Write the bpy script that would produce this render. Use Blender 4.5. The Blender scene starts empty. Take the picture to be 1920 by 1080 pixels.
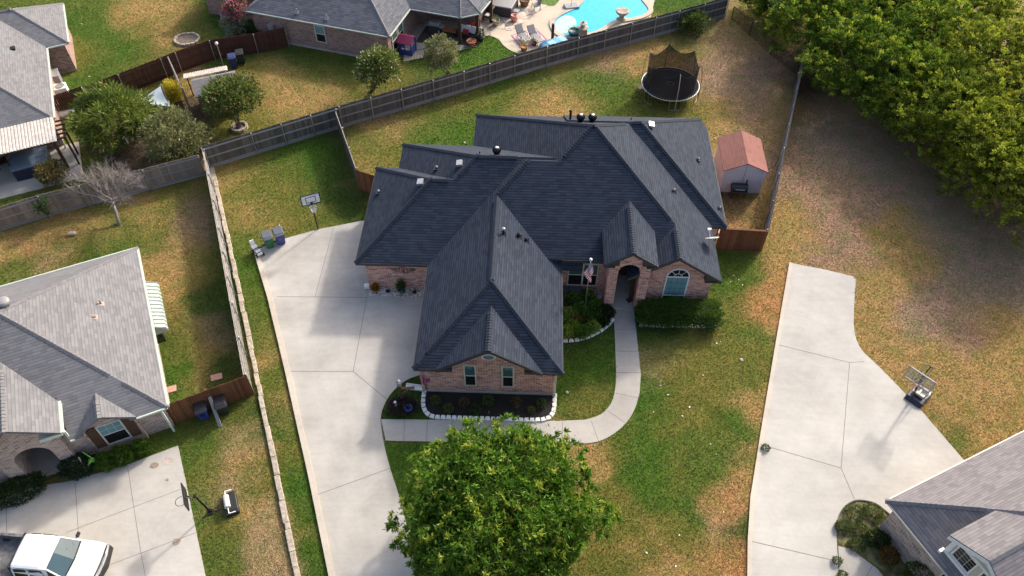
import bpy, bmesh, math, random
import numpy as np
from mathutils import Vector, Matrix
R = math.radians
random.seed(7); rng = np.random.default_rng(7)
S = bpy.context.scene
COL = S.collection

# ------------------------------------------------------------------ camera, sky, sun, exposure
CAM_H, CAM_F, CAM_P, CAM_R = 35.0, 1455.0, R(49.834), R(.285)
cam = bpy.data.objects.new('camera', bpy.data.cameras.new('camera')); COL.objects.link(cam)
cam.data.sensor_width = 36; cam.data.lens = 36*CAM_F/1920
cam.data.clip_end = 2000; cam.data.clip_start = .5
fwd = Vector((0, math.cos(CAM_P), -math.sin(CAM_P)))
cam.matrix_world = Matrix.Translation((0, 0, CAM_H)) @ (Matrix.Rotation(CAM_R, 4, -fwd).to_3x3() @ Matrix.Rotation(math.pi/2-CAM_P, 3, 'X')).to_4x4()
S.camera = cam
SUN_AZ, SUN_EL = R(51.7), R(32)          # azimuth from +X, counter-clockwise
w = bpy.data.worlds.new('World'); S.world = w; w.use_nodes = True
nt = w.node_tree; bg = nt.nodes['Background']; sky = nt.nodes.new('ShaderNodeTexSky')
sky.sky_type = 'NISHITA'; sky.sun_disc = False; sky.sun_elevation = SUN_EL
sky.sun_rotation = math.pi/2-SUN_AZ; sky.dust_density = 6.0; sky.air_density = 1.0; sky.ozone_density = 1.0
nt.links.new(sky.outputs[0], bg.inputs[0]); bg.inputs[1].default_value = .15
sl = bpy.data.lights.new('sun', 'SUN'); sl.energy = 2.0; sl.angle = R(4); sl.color = (1, .94, .84)
so = bpy.data.objects.new('sun', sl); COL.objects.link(so); so.location = (30, 40, 60)
sd = Vector((math.cos(SUN_EL)*math.cos(SUN_AZ), math.cos(SUN_EL)*math.sin(SUN_AZ), math.sin(SUN_EL)))
so.rotation_euler = sd.to_track_quat('Z', 'Y').to_euler()
S.view_settings.view_transform = 'Standard'; S.view_settings.look = 'None'
S.view_settings.exposure = 0.97; S.view_settings.gamma = 1

# ------------------------------------------------------------------ photo measurements -> metres
def ray(u, v):
    a, b = (u-960)/CAM_F, (540-v)/CAM_F
    a, b = a*math.cos(CAM_R)+b*math.sin(CAM_R), -a*math.sin(CAM_R)+b*math.cos(CAM_R)
    return np.array([a, math.cos(CAM_P)+b*math.sin(CAM_P), -math.sin(CAM_P)+b*math.cos(CAM_P)])
def G(u, v, z=0.0):
    r = ray(u, v); t = (CAM_H-z)/-r[2]
    return (r[0]*t, r[1]*t, z)
def pxy(X, Y):
    """surveyed ground grid coordinates (arrays)"""
    f = np.array([0, math.cos(CAM_P), -math.sin(CAM_P)]); up = np.array([0, math.sin(CAM_P), math.cos(CAM_P)])
    d = np.stack([X, Y, np.full_like(X, -CAM_H)], -1); ww = np.maximum(d@f, 1.0)
    a, b = CAM_F*d[..., 0]/ww, CAM_F*(d@up)/ww
    return 960+a*math.cos(CAM_R)-b*math.sin(CAM_R), 540-(a*math.sin(CAM_R)+b*math.cos(CAM_R))
class Frame:
    """a building's own axes: origin on the ground, X along its front"""
    def __init__(s, ox, oy, deg, off=(0, 0)):
        s.a = R(deg); s.c, s.s = math.cos(s.a), math.sin(s.a); s.o = (ox, oy); s.off = off
    def l2w(s, x, y, z=0): return (s.o[0]+x*s.c-y*s.s, s.o[1]+x*s.s+y*s.c, z)
    def w2l(s, p):
        dx, dy = p[0]-s.o[0], p[1]-s.o[1]
        return (dx*s.c+dy*s.s, -dx*s.s+dy*s.c, p[2])
    def rayl(s, u, v):
        r = ray(u, v); o = s.w2l((0, 0, CAM_H))
        return o, (r[0]*s.c+r[1]*s.s, -r[0]*s.s+r[1]*s.c, r[2])
    def hz(s, u, v, z): return s.w2l(G(u, v, z))
    def hy(s, u, v, y):
        o, d = s.rayl(u, v); t = (y-o[1])/d[1]; return (o[0]+d[0]*t, o[2]+d[2]*t)
    def hx(s, u, v, x):
        o, d = s.rayl(u, v); t = (x-o[0])/d[0]; return (o[1]+d[1]*t, o[2]+d[2]*t)

# ------------------------------------------------------------------ materials
def newmat(name):
    m = bpy.data.materials.new(name); m.use_nodes = True
    return m, m.node_tree.nodes, m.node_tree.links, m.node_tree.nodes['Principled BSDF']
def N(ns, t, **k):
    n = ns.new(t)
    for a, b in k.items():
        if a in n.bl_rna.properties.keys(): setattr(n, a, b)
        else: n.inputs[a].default_value = b
    return n
def rgb(c): return (c[0], c[1], c[2], 1)
def ramp(ns, pts):
    r = ns.new('ShaderNodeValToRGB'); e = r.color_ramp.elements
    e[0].position, e[0].color = pts[0][0], rgb(pts[0][1]); e[1].position, e[1].color = pts[-1][0], rgb(pts[-1][1])
    for p, c in pts[1:-1]:
        q = e.new(p); q.color = rgb(c)
    return r
def mixc(ns, ls, f, a, b, mode='MIX'):
    m = ns.new('ShaderNodeMix'); m.data_type = 'RGBA'; m.blend_type = mode
    for i, x in ((0, f), (6, a), (7, b)):
        if isinstance(x, (int, float)): m.inputs[i].default_value = x
        elif isinstance(x, tuple): m.inputs[i].default_value = rgb(x)
        else: ls.new(x, m.inputs[i])
    return m.outputs[2]
def noise(ns, ls, vec, scale, detail=4, rough=.6):
    n = N(ns, 'ShaderNodeTexNoise'); n.inputs['Scale'].default_value = scale; n.inputs['Detail'].default_value = detail; n.inputs['Roughness'].default_value = rough
    if vec is not None: ls.new(vec, n.inputs['Vector'])
    return n.outputs['Fac']
def mapr(ns, ls, x, a, b, c, d):
    m = ns.new('ShaderNodeMapRange'); ls.new(x, m.inputs[0])
    for i, q in enumerate((a, b, c, d)): m.inputs[1+i].default_value = q
    return m.outputs[0]
def math_(ns, ls, op, a, b=None):
    m = ns.new('ShaderNodeMath'); m.operation = op
    for i, x in ((0, a), (1, b)):
        if x is None: continue
        if isinstance(x, (int, float)): m.inputs[i].default_value = x
        else: ls.new(x, m.inputs[i])
    return m.outputs[0]
def plain(name, c, rough=.6, var=.15, scale=6, metal=0, bump=0, spec=.5):
    m, ns, ls, p = newmat(name)
    tc = ns.new('ShaderNodeTexCoord').outputs['Object']
    f = noise(ns, ls, tc, scale, 5)
    k = mapr(ns, ls, f, .3, .7, 1-var, 1+var)
    ls.new(mixc(ns, ls, 1.0, c, k, 'MULTIPLY'), p.inputs['Base Color'])
    p.inputs['Roughness'].default_value = rough; p.inputs['Metallic'].default_value = metal; p.inputs['Specular IOR Level'].default_value = spec
    if bump:
        b = N(ns, 'ShaderNodeBump', Strength=bump, Distance=.02); ls.new(noise(ns, ls, tc, scale*6, 3), b.inputs['Height']); ls.new(b.outputs[0], p.inputs['Normal'])
    return m
def shingle(name, c1, c2, row=.143, tab=.32, line=.35, var=.5):
    m, ns, ls, p = newmat(name)
    uv = ns.new('ShaderNodeTexCoord').outputs['UV']
    # slightly wavering courses
    br = N(ns, 'ShaderNodeTexBrick'); ls.new(uv, br.inputs['Vector'])
    br.offset = .37; br.offset_frequency = 3; br.squash = 1.35; br.squash_frequency = 2
    for k, v in (('Scale', 1), ('Mortar Size', .0), ('Brick Width', tab), ('Row Height', row), ('Bias', 0)): br.inputs[k].default_value = v
    br.inputs['Color1'].default_value = (0, 0, 0, 1); br.inputs['Color2'].default_value = (1, 1, 1, 1)
    vor = noise(ns, ls, uv, .35, 4)
    g = noise(ns, ls, uv, 55, 2)
    f = math_(ns, ls, 'ADD', math_(ns, ls, 'MULTIPLY', br.outputs['Color'], var), math_(ns, ls, 'MULTIPLY', g, .5))
    col = mixc(ns, ls, f, c1, c2)
    col = mixc(ns, ls, 1.0, col, mapr(ns, ls, vor, .3, .7, .93, 1.07), 'MULTIPLY')
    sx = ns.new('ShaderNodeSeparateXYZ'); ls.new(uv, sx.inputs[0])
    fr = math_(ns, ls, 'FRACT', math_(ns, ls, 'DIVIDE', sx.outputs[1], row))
    lap_shade = mapr(ns, ls, fr, .04, .3, 1-line, 1)          # shadow at each course's butt edge, painted into the colour
    col = mixc(ns, ls, 1.0, col, lap_shade, 'MULTIPLY')
    ls.new(col, p.inputs['Base Color']); p.inputs['Roughness'].default_value = .92; p.inputs['Specular IOR Level'].default_value = .2
    h = math_(ns, ls, 'ADD', math_(ns, ls, 'MULTIPLY', fr, -1.0), math_(ns, ls, 'MULTIPLY', br.outputs['Color'], .5))
    h = math_(ns, ls, 'ADD', h, math_(ns, ls, 'MULTIPLY', g, .4))
    b = N(ns, 'ShaderNodeBump', Strength=.55, Distance=.014); ls.new(h, b.inputs['Height']); ls.new(b.outputs[0], p.inputs['Normal'])
    return m
def brick(name, cols, mortar, bw=.21, rh=.075):
    m, ns, ls, p = newmat(name)
    uv = ns.new('ShaderNodeTexCoord').outputs['UV']
    br = N(ns, 'ShaderNodeTexBrick'); ls.new(uv, br.inputs['Vector'])
    for k, v in (('Scale', 1), ('Mortar Size', .014), ('Mortar Smooth', .3), ('Brick Width', bw), ('Row Height', rh), ('Bias', 0)): br.inputs[k].default_value = v
    br.inputs['Color1'].default_value = (0, 0, 0, 1); br.inputs['Color2'].default_value = (1, 1, 1, 1); br.inputs['Mortar'].default_value = (.5, .5, .5, 1)
    f = math_(ns, ls, 'ADD', math_(ns, ls, 'MULTIPLY', br.outputs['Color'], .95), math_(ns, ls, 'MULTIPLY', math_(ns, ls, 'SUBTRACT', noise(ns, ls, uv, 14, 3), .5), .5))
    n = len(cols); cr = ramp(ns, [(i/(n-1)*.9+.05, c) for i, c in enumerate(cols)]); cr.color_ramp.interpolation = 'LINEAR'
    ls.new(f, cr.inputs[0])
    col = mixc(ns, ls, br.outputs['Fac'], cr.outputs[0], mortar)
    big = mapr(ns, ls, noise(ns, ls, uv, .8, 4), .3, .7, .85, 1.13)
    ls.new(mixc(ns, ls, 1.0, col, big, 'MULTIPLY'), p.inputs['Base Color']); p.inputs['Roughness'].default_value = .9
    b = N(ns, 'ShaderNodeBump', Strength=.6, Distance=.01); b.invert = True; ls.new(br.outputs['Fac'], b.inputs['Height']); ls.new(b.outputs[0], p.inputs['Normal'])
    return m
def planks(name, c1, c2, grain=.35, rough=.85):
    """boards, each loose board its own tone"""
    m, ns, ls, p = newmat(name)
    rpi = ns.new('ShaderNodeNewGeometry').outputs['Random Per Island']
    tc = ns.new('ShaderNodeTexCoord').outputs['Object']
    mp = ns.new('ShaderNodeMapping'); mp.inputs['Scale'].default_value = (14, 14, 1.1); ls.new(tc, mp.inputs[0])
    g = noise(ns, ls, mp.outputs[0], 1.6, 5, .65)
    f = math_(ns, ls, 'ADD', math_(ns, ls, 'MULTIPLY', rpi, 1-grain), math_(ns, ls, 'MULTIPLY', g, grain*1.3))
    ls.new(mixc(ns, ls, f, c1, c2), p.inputs['Base Color']); p.inputs['Roughness'].default_value = rough; p.inputs['Specular IOR Level'].default_value = .25
    return m
def concrete(name, c, stain=.22):
    m, ns, ls, p = newmat(name)
    tc = ns.new('ShaderNodeTexCoord').outputs['Object']
    a = mapr(ns, ls, noise(ns, ls, tc, .28, 6, .62), .34, .68, 1-stain, 1.06)
    b_ = mapr(ns, ls, noise(ns, ls, tc, 2.2, 6, .7), .3, .72, .93, 1.05)
    f = mapr(ns, ls, noise(ns, ls, tc, 40, 2), .3, .7, .93, 1.07)
    mp = ns.new('ShaderNodeMapping'); mp.inputs['Scale'].default_value = (.35, 2.2, 1); mp.inputs['Rotation'].default_value = (0, 0, R(20)); ls.new(tc, mp.inputs[0])
    s = mapr(ns, ls, noise(ns, ls, mp.outputs[0], 1.1, 5, .7), .3, .7, .94, 1.04)
    tint = mixc(ns, ls, mapr(ns, ls, noise(ns, ls, tc, .6, 4), .35, .65, 0, 1), c, (c[0]*.97, c[1]*.96, c[2]*.95))
    col = tint
    for q in (a, b_, f, s): col = mixc(ns, ls, 1.0, col, q, 'MULTIPLY')
    ls.new(col, p.inputs['Base Color']); p.inputs['Roughness'].default_value = .9; p.inputs['Specular IOR Level'].default_value = .3
    bp = N(ns, 'ShaderNodeBump', Strength=.15, Distance=.01); ls.new(noise(ns, ls, tc, 60, 2), bp.inputs['Height']); ls.new(bp.outputs[0], p.inputs['Normal'])
    return m
def leafy(name, rough=.55, trans=.4):
    m, ns, ls, p = newmat(name)
    at = ns.new('ShaderNodeAttribute'); at.attribute_name = 'Col'
    ls.new(at.outputs['Color'], p.inputs['Base Color']); p.inputs['Roughness'].default_value = rough; p.inputs['Specular IOR Level'].default_value = .35
    tr = ns.new('ShaderNodeBsdfTranslucent'); ls.new(at.outputs['Color'], tr.inputs[0])
    mx = ns.new('ShaderNodeMixShader'); mx.inputs[0].default_value = trans
    ls.new(p.outputs[0], mx.inputs[1]); ls.new(tr.outputs[0], mx.inputs[2]); ls.new(mx.outputs[0], ns['Material Output'].inputs[0])
    return m
def glass(name, c=(.03, .06, .06), rough=.06):
    m, ns, ls, p = newmat(name)
    tc = ns.new('ShaderNodeTexCoord').outputs['Object']
    ls.new(mixc(ns, ls, noise(ns, ls, tc, 1.2, 3), c, tuple(q*1.8 for q in c)), p.inputs['Base Color'])
    p.inputs['Roughness'].default_value = rough; p.inputs['Specular IOR Level'].default_value = .9
    return m

M = {}
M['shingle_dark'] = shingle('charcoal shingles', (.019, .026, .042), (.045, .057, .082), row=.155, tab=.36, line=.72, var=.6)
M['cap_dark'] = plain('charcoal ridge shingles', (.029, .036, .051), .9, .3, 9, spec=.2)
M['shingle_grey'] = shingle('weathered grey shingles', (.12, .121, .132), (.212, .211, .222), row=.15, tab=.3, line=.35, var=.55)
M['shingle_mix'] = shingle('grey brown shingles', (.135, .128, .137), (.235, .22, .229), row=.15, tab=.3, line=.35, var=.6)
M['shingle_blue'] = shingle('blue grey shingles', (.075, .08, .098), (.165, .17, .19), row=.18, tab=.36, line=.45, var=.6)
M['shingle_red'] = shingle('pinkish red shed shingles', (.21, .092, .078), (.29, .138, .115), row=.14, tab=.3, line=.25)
M['cap_grey'] = plain('grey ridge shingles', (.15, .147, .158), .9, .25, 8)
M['brick_pink'] = brick('pink red brick', [(.12, .045, .036), (.40, .145, .105), (.56, .23, .17), (.64, .34, .27), (.33, .13, .10)], (.68, .54, .47), .27, .094)
M['brick_tan'] = brick('brown tan brick', [(.15, .10, .085), (.40, .28, .23), (.52, .37, .30), (.30, .19, .155), (.54, .41, .35)], (.56, .50, .45), .27, .094)
M['brick_brown'] = brick('dark brown red brick', [(.13, .068, .058), (.28, .155, .125), (.36, .2, .165), (.2, .11, .095)], (.40, .33, .29), .27, .094)
M['fence_grey'] = planks('weathered grey cedar boards', (.034, .030, .029), (.15, .138, .132), .45)
M['fence_tan'] = planks('weathered tan cedar boards', (.12, .1, .085), (.33, .28, .235))
M['fence_pale'] = planks('silver weathered boards', (.2, .18, .165), (.42, .385, .36))
M['fence_rail'] = planks('weathered grey rails', (.19, .185, .18), (.32, .31, .305))
M['fence_red'] = planks('stained red brown boards', (.085, .032, .016), (.2, .085, .042))
M['fence_maroon'] = planks('dark maroon stained boards', (.05, .018, .014), (.1, .04, .03))
M['wood_dark'] = planks('dark brown timber', (.04, .022, .014), (.1, .055, .035))
M['wood_brown'] = planks('brown timber', (.14, .075, .04), (.27, .16, .09))
M['concrete'] = concrete('pale concrete', (.462, .44, .405), .25)
M['concrete_b'] = concrete('paler concrete', (.455, .44, .411), .19)
M['walk'] = concrete('greyish walk concrete', (.42, .396, .365), .2)
M['deck'] = concrete('cream pool deck', (.50, .44, .355), .15)
M['joint'] = plain('dark joint filler', (.19, .18, .165), .9)
M['kerbm'] = concrete('cream kerb concrete', (.51, .46, .39), .15)
M['stone'] = plain('pale limestone', (.36, .31, .25), .9, .4, 5, bump=.5)
M['flag'] = plain('flagstone', (.42, .33, .26), .85, .5, 2.5, bump=.3)
M['white'] = plain('white paint', (.78, .78, .77), .45, .05)
M['whiteb'] = plain('whitewashed edging block', (.74, .73, .71), .8, .14, 4, bump=.3)
M['offwhite'] = plain('cream trim paint', (.58, .55, .48), .55, .06)
M['gutter'] = plain('pale green grey gutter', (.48, .55, .48), .5, .1)
M['trim_dark'] = plain('dark bronze fascia', (.045, .043, .047), .6, .15)
M['black'] = plain('black plastic', (.018, .018, .02), .45, .2)
M['blackm'] = plain('black metal', (.015, .015, .016), .35, .2, metal=.3)
M['matfab'] = plain('black woven mat', (.012, .014, .018), .9, .2, 6, spec=.1)
M['rubber'] = plain('tyre rubber', (.02, .02, .021), .8, .2)
M['steel'] = plain('galvanised steel', (.42, .43, .45), .4, .15, metal=.7)
M['silver'] = plain('bare aluminium', (.62, .63, .65), .35, .1, metal=.6)
M['grey'] = plain('mid grey plastic', (.25, .25, .26), .5, .1)
M['navy'] = plain('navy blue plastic', (.03, .05, .24), .45, .12)
M['inknavy'] = plain('deep navy plastic', (.02, .03, .12), .45, .12)
M['inkblue'] = plain('ink blue plastic', (.012, .016, .04), .45, .12)
M['green'] = plain('bin green plastic', (.018, .15, .07), .45, .12)
M['dkgreen'] = plain('dark green plastic', (.015, .03, .025), .45, .12)
M['lid'] = plain('grey black lid plastic', (.10, .11, .13), .3, .12)
M['blue'] = plain('mid blue', (.05, .16, .42), .5, .15)
M['lightblue'] = plain('pale blue fabric', (.22, .48, .68), .8, .25)
M['sail'] = plain('pale grey blue sail cloth', (.45, .53, .58), .85, .08)
M['maroon'] = plain('maroon plastic', (.2, .018, .07), .5, .15)
M['pink'] = plain('pink plastic', (.6, .08, .2), .5, .15)
M['orange'] = plain('terracotta clay', (.42, .16, .08), .75, .2)
M['rimred'] = plain('pale red painted rim', (.62, .25, .2), .5, .1)
M['teal'] = plain('glazed teal pot', (.03, .13, .17), .25, .2)
M['glass'] = glass('window glass', (.035, .085, .085))
M['glass_teal'] = glass('window glass with painted sky reflection', (.11, .21, .235))  # teal of the reflected sky is put into the base colour
M['glass_dark'] = glass('dark window glass', (.012, .012, .014))
M['carglass'] = glass('windscreen glass', (.014, .04, .05), .04)
M['carpaint'] = plain('white car paint', (.86, .86, .86), .22, .02)
M['liner'] = plain('dusty dark bed liner', (.13, .13, .135), .8, .6, 3)
M['mulch'] = plain('black bark mulch', (.016, .012, .01), .95, .6, 30, bump=1)
M['soil'] = plain('dry brown soil', (.16, .12, .09), .95, .4, 6, bump=.6)
M['bark'] = plain('grey brown bark', (.14, .10, .075), .9, .35, 9, bump=.6)
M['barepale'] = plain('pale bare twigs', (.25, .215, .20), .9, .2, 5)
M['leaf'] = leafy('leaves')
M['shedwall'] = plain('pale lilac grey siding', (.52, .51, .56), .7, .06)
M['cushion'] = plain('white cushion', (.7, .72, .76), .85, .06)
M['redcl'] = plain('red cushion', (.35, .03, .03), .85, .15)
M['hose'] = plain('green hose', (.16, .42, .06), .4, .1)
M['skyblue'] = plain('bright blue door', (.05, .2, .42), .4, .15)
M['board_beige'] = plain('weathered plank', (.32, .26, .22), .85, .2)
M['pinktile'] = plain('pink paving slab', (.42, .24, .19), .85, .2)

def mat_ground():
    m, ns, ls, p = newmat('lawn grass')
    at = ns.new('ShaderNodeAttribute'); at.attribute_name = 'Col'
    tc = ns.new('ShaderNodeTexCoord').outputs['Object']
    col = at.outputs['Color']
    a = noise(ns, ls, tc, .9, 6, .68); b = noise(ns, ls, tc, 7, 5, .75); c = noise(ns, ls, tc, 34, 3, .7)
    mp = ns.new('ShaderNodeMapping'); mp.inputs['Location'].default_value = (31, 17, 5); ls.new(tc, mp.inputs[0])
    d = noise(ns, ls, mp.outputs[0], 2.3, 6, .7)
    # tufts: greener or strawier
    gr = mixc(ns, ls, 1.0, col, (.74, .92, .62), 'MULTIPLY'); st = mixc(ns, ls, 1.0, col, (1.3, 1.1, 1.12), 'MULTIPLY')
    col = mixc(ns, ls, mapr(ns, ls, a, .36, .64, 0, 1), gr, st)
    col = mixc(ns, ls, mapr(ns, ls, d, .5, .72, 0, .55), col, mixc(ns, ls, 1.0, at.outputs['Color'], (1.3, 1.02, .95), 'MULTIPLY'))
    col = mixc(ns, ls, 1.0, col, mapr(ns, ls, b, .28, .72, .5, 1.5), 'MULTIPLY')
    col = mixc(ns, ls, 1.0, col, mapr(ns, ls, c, .3, .7, .42, 1.6), 'MULTIPLY')
    ls.new(col, p.inputs['Base Color']); p.inputs['Roughness'].default_value = 1; p.inputs['Specular IOR Level'].default_value = .1
    h = math_(ns, ls, 'ADD', math_(ns, ls, 'MULTIPLY', b, .6), c)
    bp = N(ns, 'ShaderNodeBump', Strength=.9, Distance=.07); ls.new(h, bp.inputs['Height']); ls.new(bp.outputs[0], p.inputs['Normal'])
    return m
M['ground'] = mat_ground()
def mat_water():
    m, ns, ls, p = newmat('pool water')
    tc = ns.new('ShaderNodeTexCoord').outputs['Object']
    v = N(ns, 'ShaderNodeTexVoronoi', feature='DISTANCE_TO_EDGE'); v.inputs['Scale'].default_value = 1.6
    dst = N(ns, 'ShaderNodeMix'); ls.new(tc, v.inputs['Vector'])
    k = mapr(ns, ls, v.outputs['Distance'], 0, .15, 1.1, 1)
    at = ns.new('ShaderNodeAttribute'); at.attribute_name = 'Col'
    ls.new(mixc(ns, ls, 1.0, at.outputs['Color'], k, 'MULTIPLY'), p.inputs['Base Color'])
    p.inputs['Roughness'].default_value = .08; p.inputs['IOR'].default_value = 1.33
    bp = N(ns, 'ShaderNodeBump', Strength=.25, Distance=.05); ls.new(noise(ns, ls, tc, 5, 3), bp.inputs['Height']); ls.new(bp.outputs[0], p.inputs['Normal'])
    return m
M['water'] = mat_water()
def mat_gravel():
    m, ns, ls, p = newmat('pale river gravel')
    tc = ns.new('ShaderNodeTexCoord').outputs['Object']
    v = N(ns, 'ShaderNodeTexVoronoi'); v.inputs['Scale'].default_value = 15; ls.new(tc, v.inputs['Vector'])
    sx = ns.new('ShaderNodeSeparateColor'); ls.new(v.outputs['Color'], sx.inputs[0])
    cr = ramp(ns, [(0, (.05, .045, .04)), (.2, (.3, .26, .22)), (.5, (.6, .56, .5)), (1, (.75, .73, .7))]); ls.new(sx.outputs[0], cr.inputs[0])
    ls.new(cr.outputs[0], p.inputs['Base Color']); p.inputs['Roughness'].default_value = .8
    bp = N(ns, 'ShaderNodeBump', Strength=1, Distance=.05); bp.invert = True; ls.new(v.outputs['Distance'], bp.inputs['Height']); ls.new(bp.outputs[0], p.inputs['Normal'])
    return m
M['gravel'] = mat_gravel()
def mat_net():
    m, ns, ls, p = newmat('black safety net')
    p.inputs['Base Color'].default_value = (.012, .012, .014, 1); p.inputs['Roughness'].default_value = .9
    t = ns.new('ShaderNodeBsdfTransparent'); mx = ns.new('ShaderNodeMixShader'); mx.inputs[0].default_value = .84
    ls.new(t.outputs[0], mx.inputs[1]); ls.new(p.outputs[0], mx.inputs[2]); ls.new(mx.outputs[0], ns['Material Output'].inputs[0])
    return m
M['net'] = mat_net(); M['chain'] = M['net'].copy(); M['chain'].name = 'chain link'; M['chain'].node_tree.nodes['Mix Shader'].inputs[0].default_value = .35
def mat_acryl():
    m, ns, ls, p = newmat('clear acrylic board')
    p.inputs['Base Color'].default_value = (.6, .62, .62, 1); p.inputs['Roughness'].default_value = .1
    t = ns.new('ShaderNodeBsdfTransparent'); t.inputs[0].default_value = (.85, .88, .86, 1); mx = ns.new('ShaderNodeMixShader'); mx.inputs[0].default_value = .12
    ls.new(t.outputs[0], mx.inputs[1]); ls.new(p.outputs[0], mx.inputs[2]); ls.new(mx.outputs[0], ns['Material Output'].inputs[0])
    return m
M['acrylic'] = mat_acryl()
def mat_flag():
    m, ns, ls, p = newmat('striped flag cloth')
    uv = ns.new('ShaderNodeTexCoord').outputs['UV']; sx = ns.new('ShaderNodeSeparateXYZ'); ls.new(uv, sx.inputs[0])
    st = math_(ns, ls, 'GREATER_THAN', math_(ns, ls, 'FRACT', math_(ns, ls, 'MULTIPLY', sx.outputs[1], 6.5)), .5)
    col = mixc(ns, ls, st, (.5, .03, .05), (.78, .76, .76))
    can = math_(ns, ls, 'MULTIPLY', math_(ns, ls, 'LESS_THAN', sx.outputs[0], .4), math_(ns, ls, 'GREATER_THAN', sx.outputs[1], .46))
    v = N(ns, 'ShaderNodeTexVoronoi'); v.inputs['Scale'].default_value = 14; v.inputs['Randomness'].default_value = .1; ls.new(uv, v.inputs['Vector'])
    star = math_(ns, ls, 'LESS_THAN', v.outputs['Distance'], .3)
    ls.new(mixc(ns, ls, can, col, mixc(ns, ls, star, (.02, .03, .13), (.7, .7, .72))), p.inputs['Base Color']); p.inputs['Roughness'].default_value = .85
    return m
M['usflag'] = mat_flag()
def corrug(name, c):
    m, ns, ls, p = newmat(name)
    uv = ns.new('ShaderNodeTexCoord').outputs['UV']; sx = ns.new('ShaderNodeSeparateXYZ'); ls.new(uv, sx.inputs[0])
    n = mapr(ns, ls, noise(ns, ls, uv, 3, 5), .3, .7, .7, 1.15)
    ls.new(mixc(ns, ls, 1.0, c, n, 'MULTIPLY'), p.inputs['Base Color']); p.inputs['Roughness'].default_value = .7
    return m
M['corrug'] = corrug('dirty white corrugated sheet', (.58, .53, .48))

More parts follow.
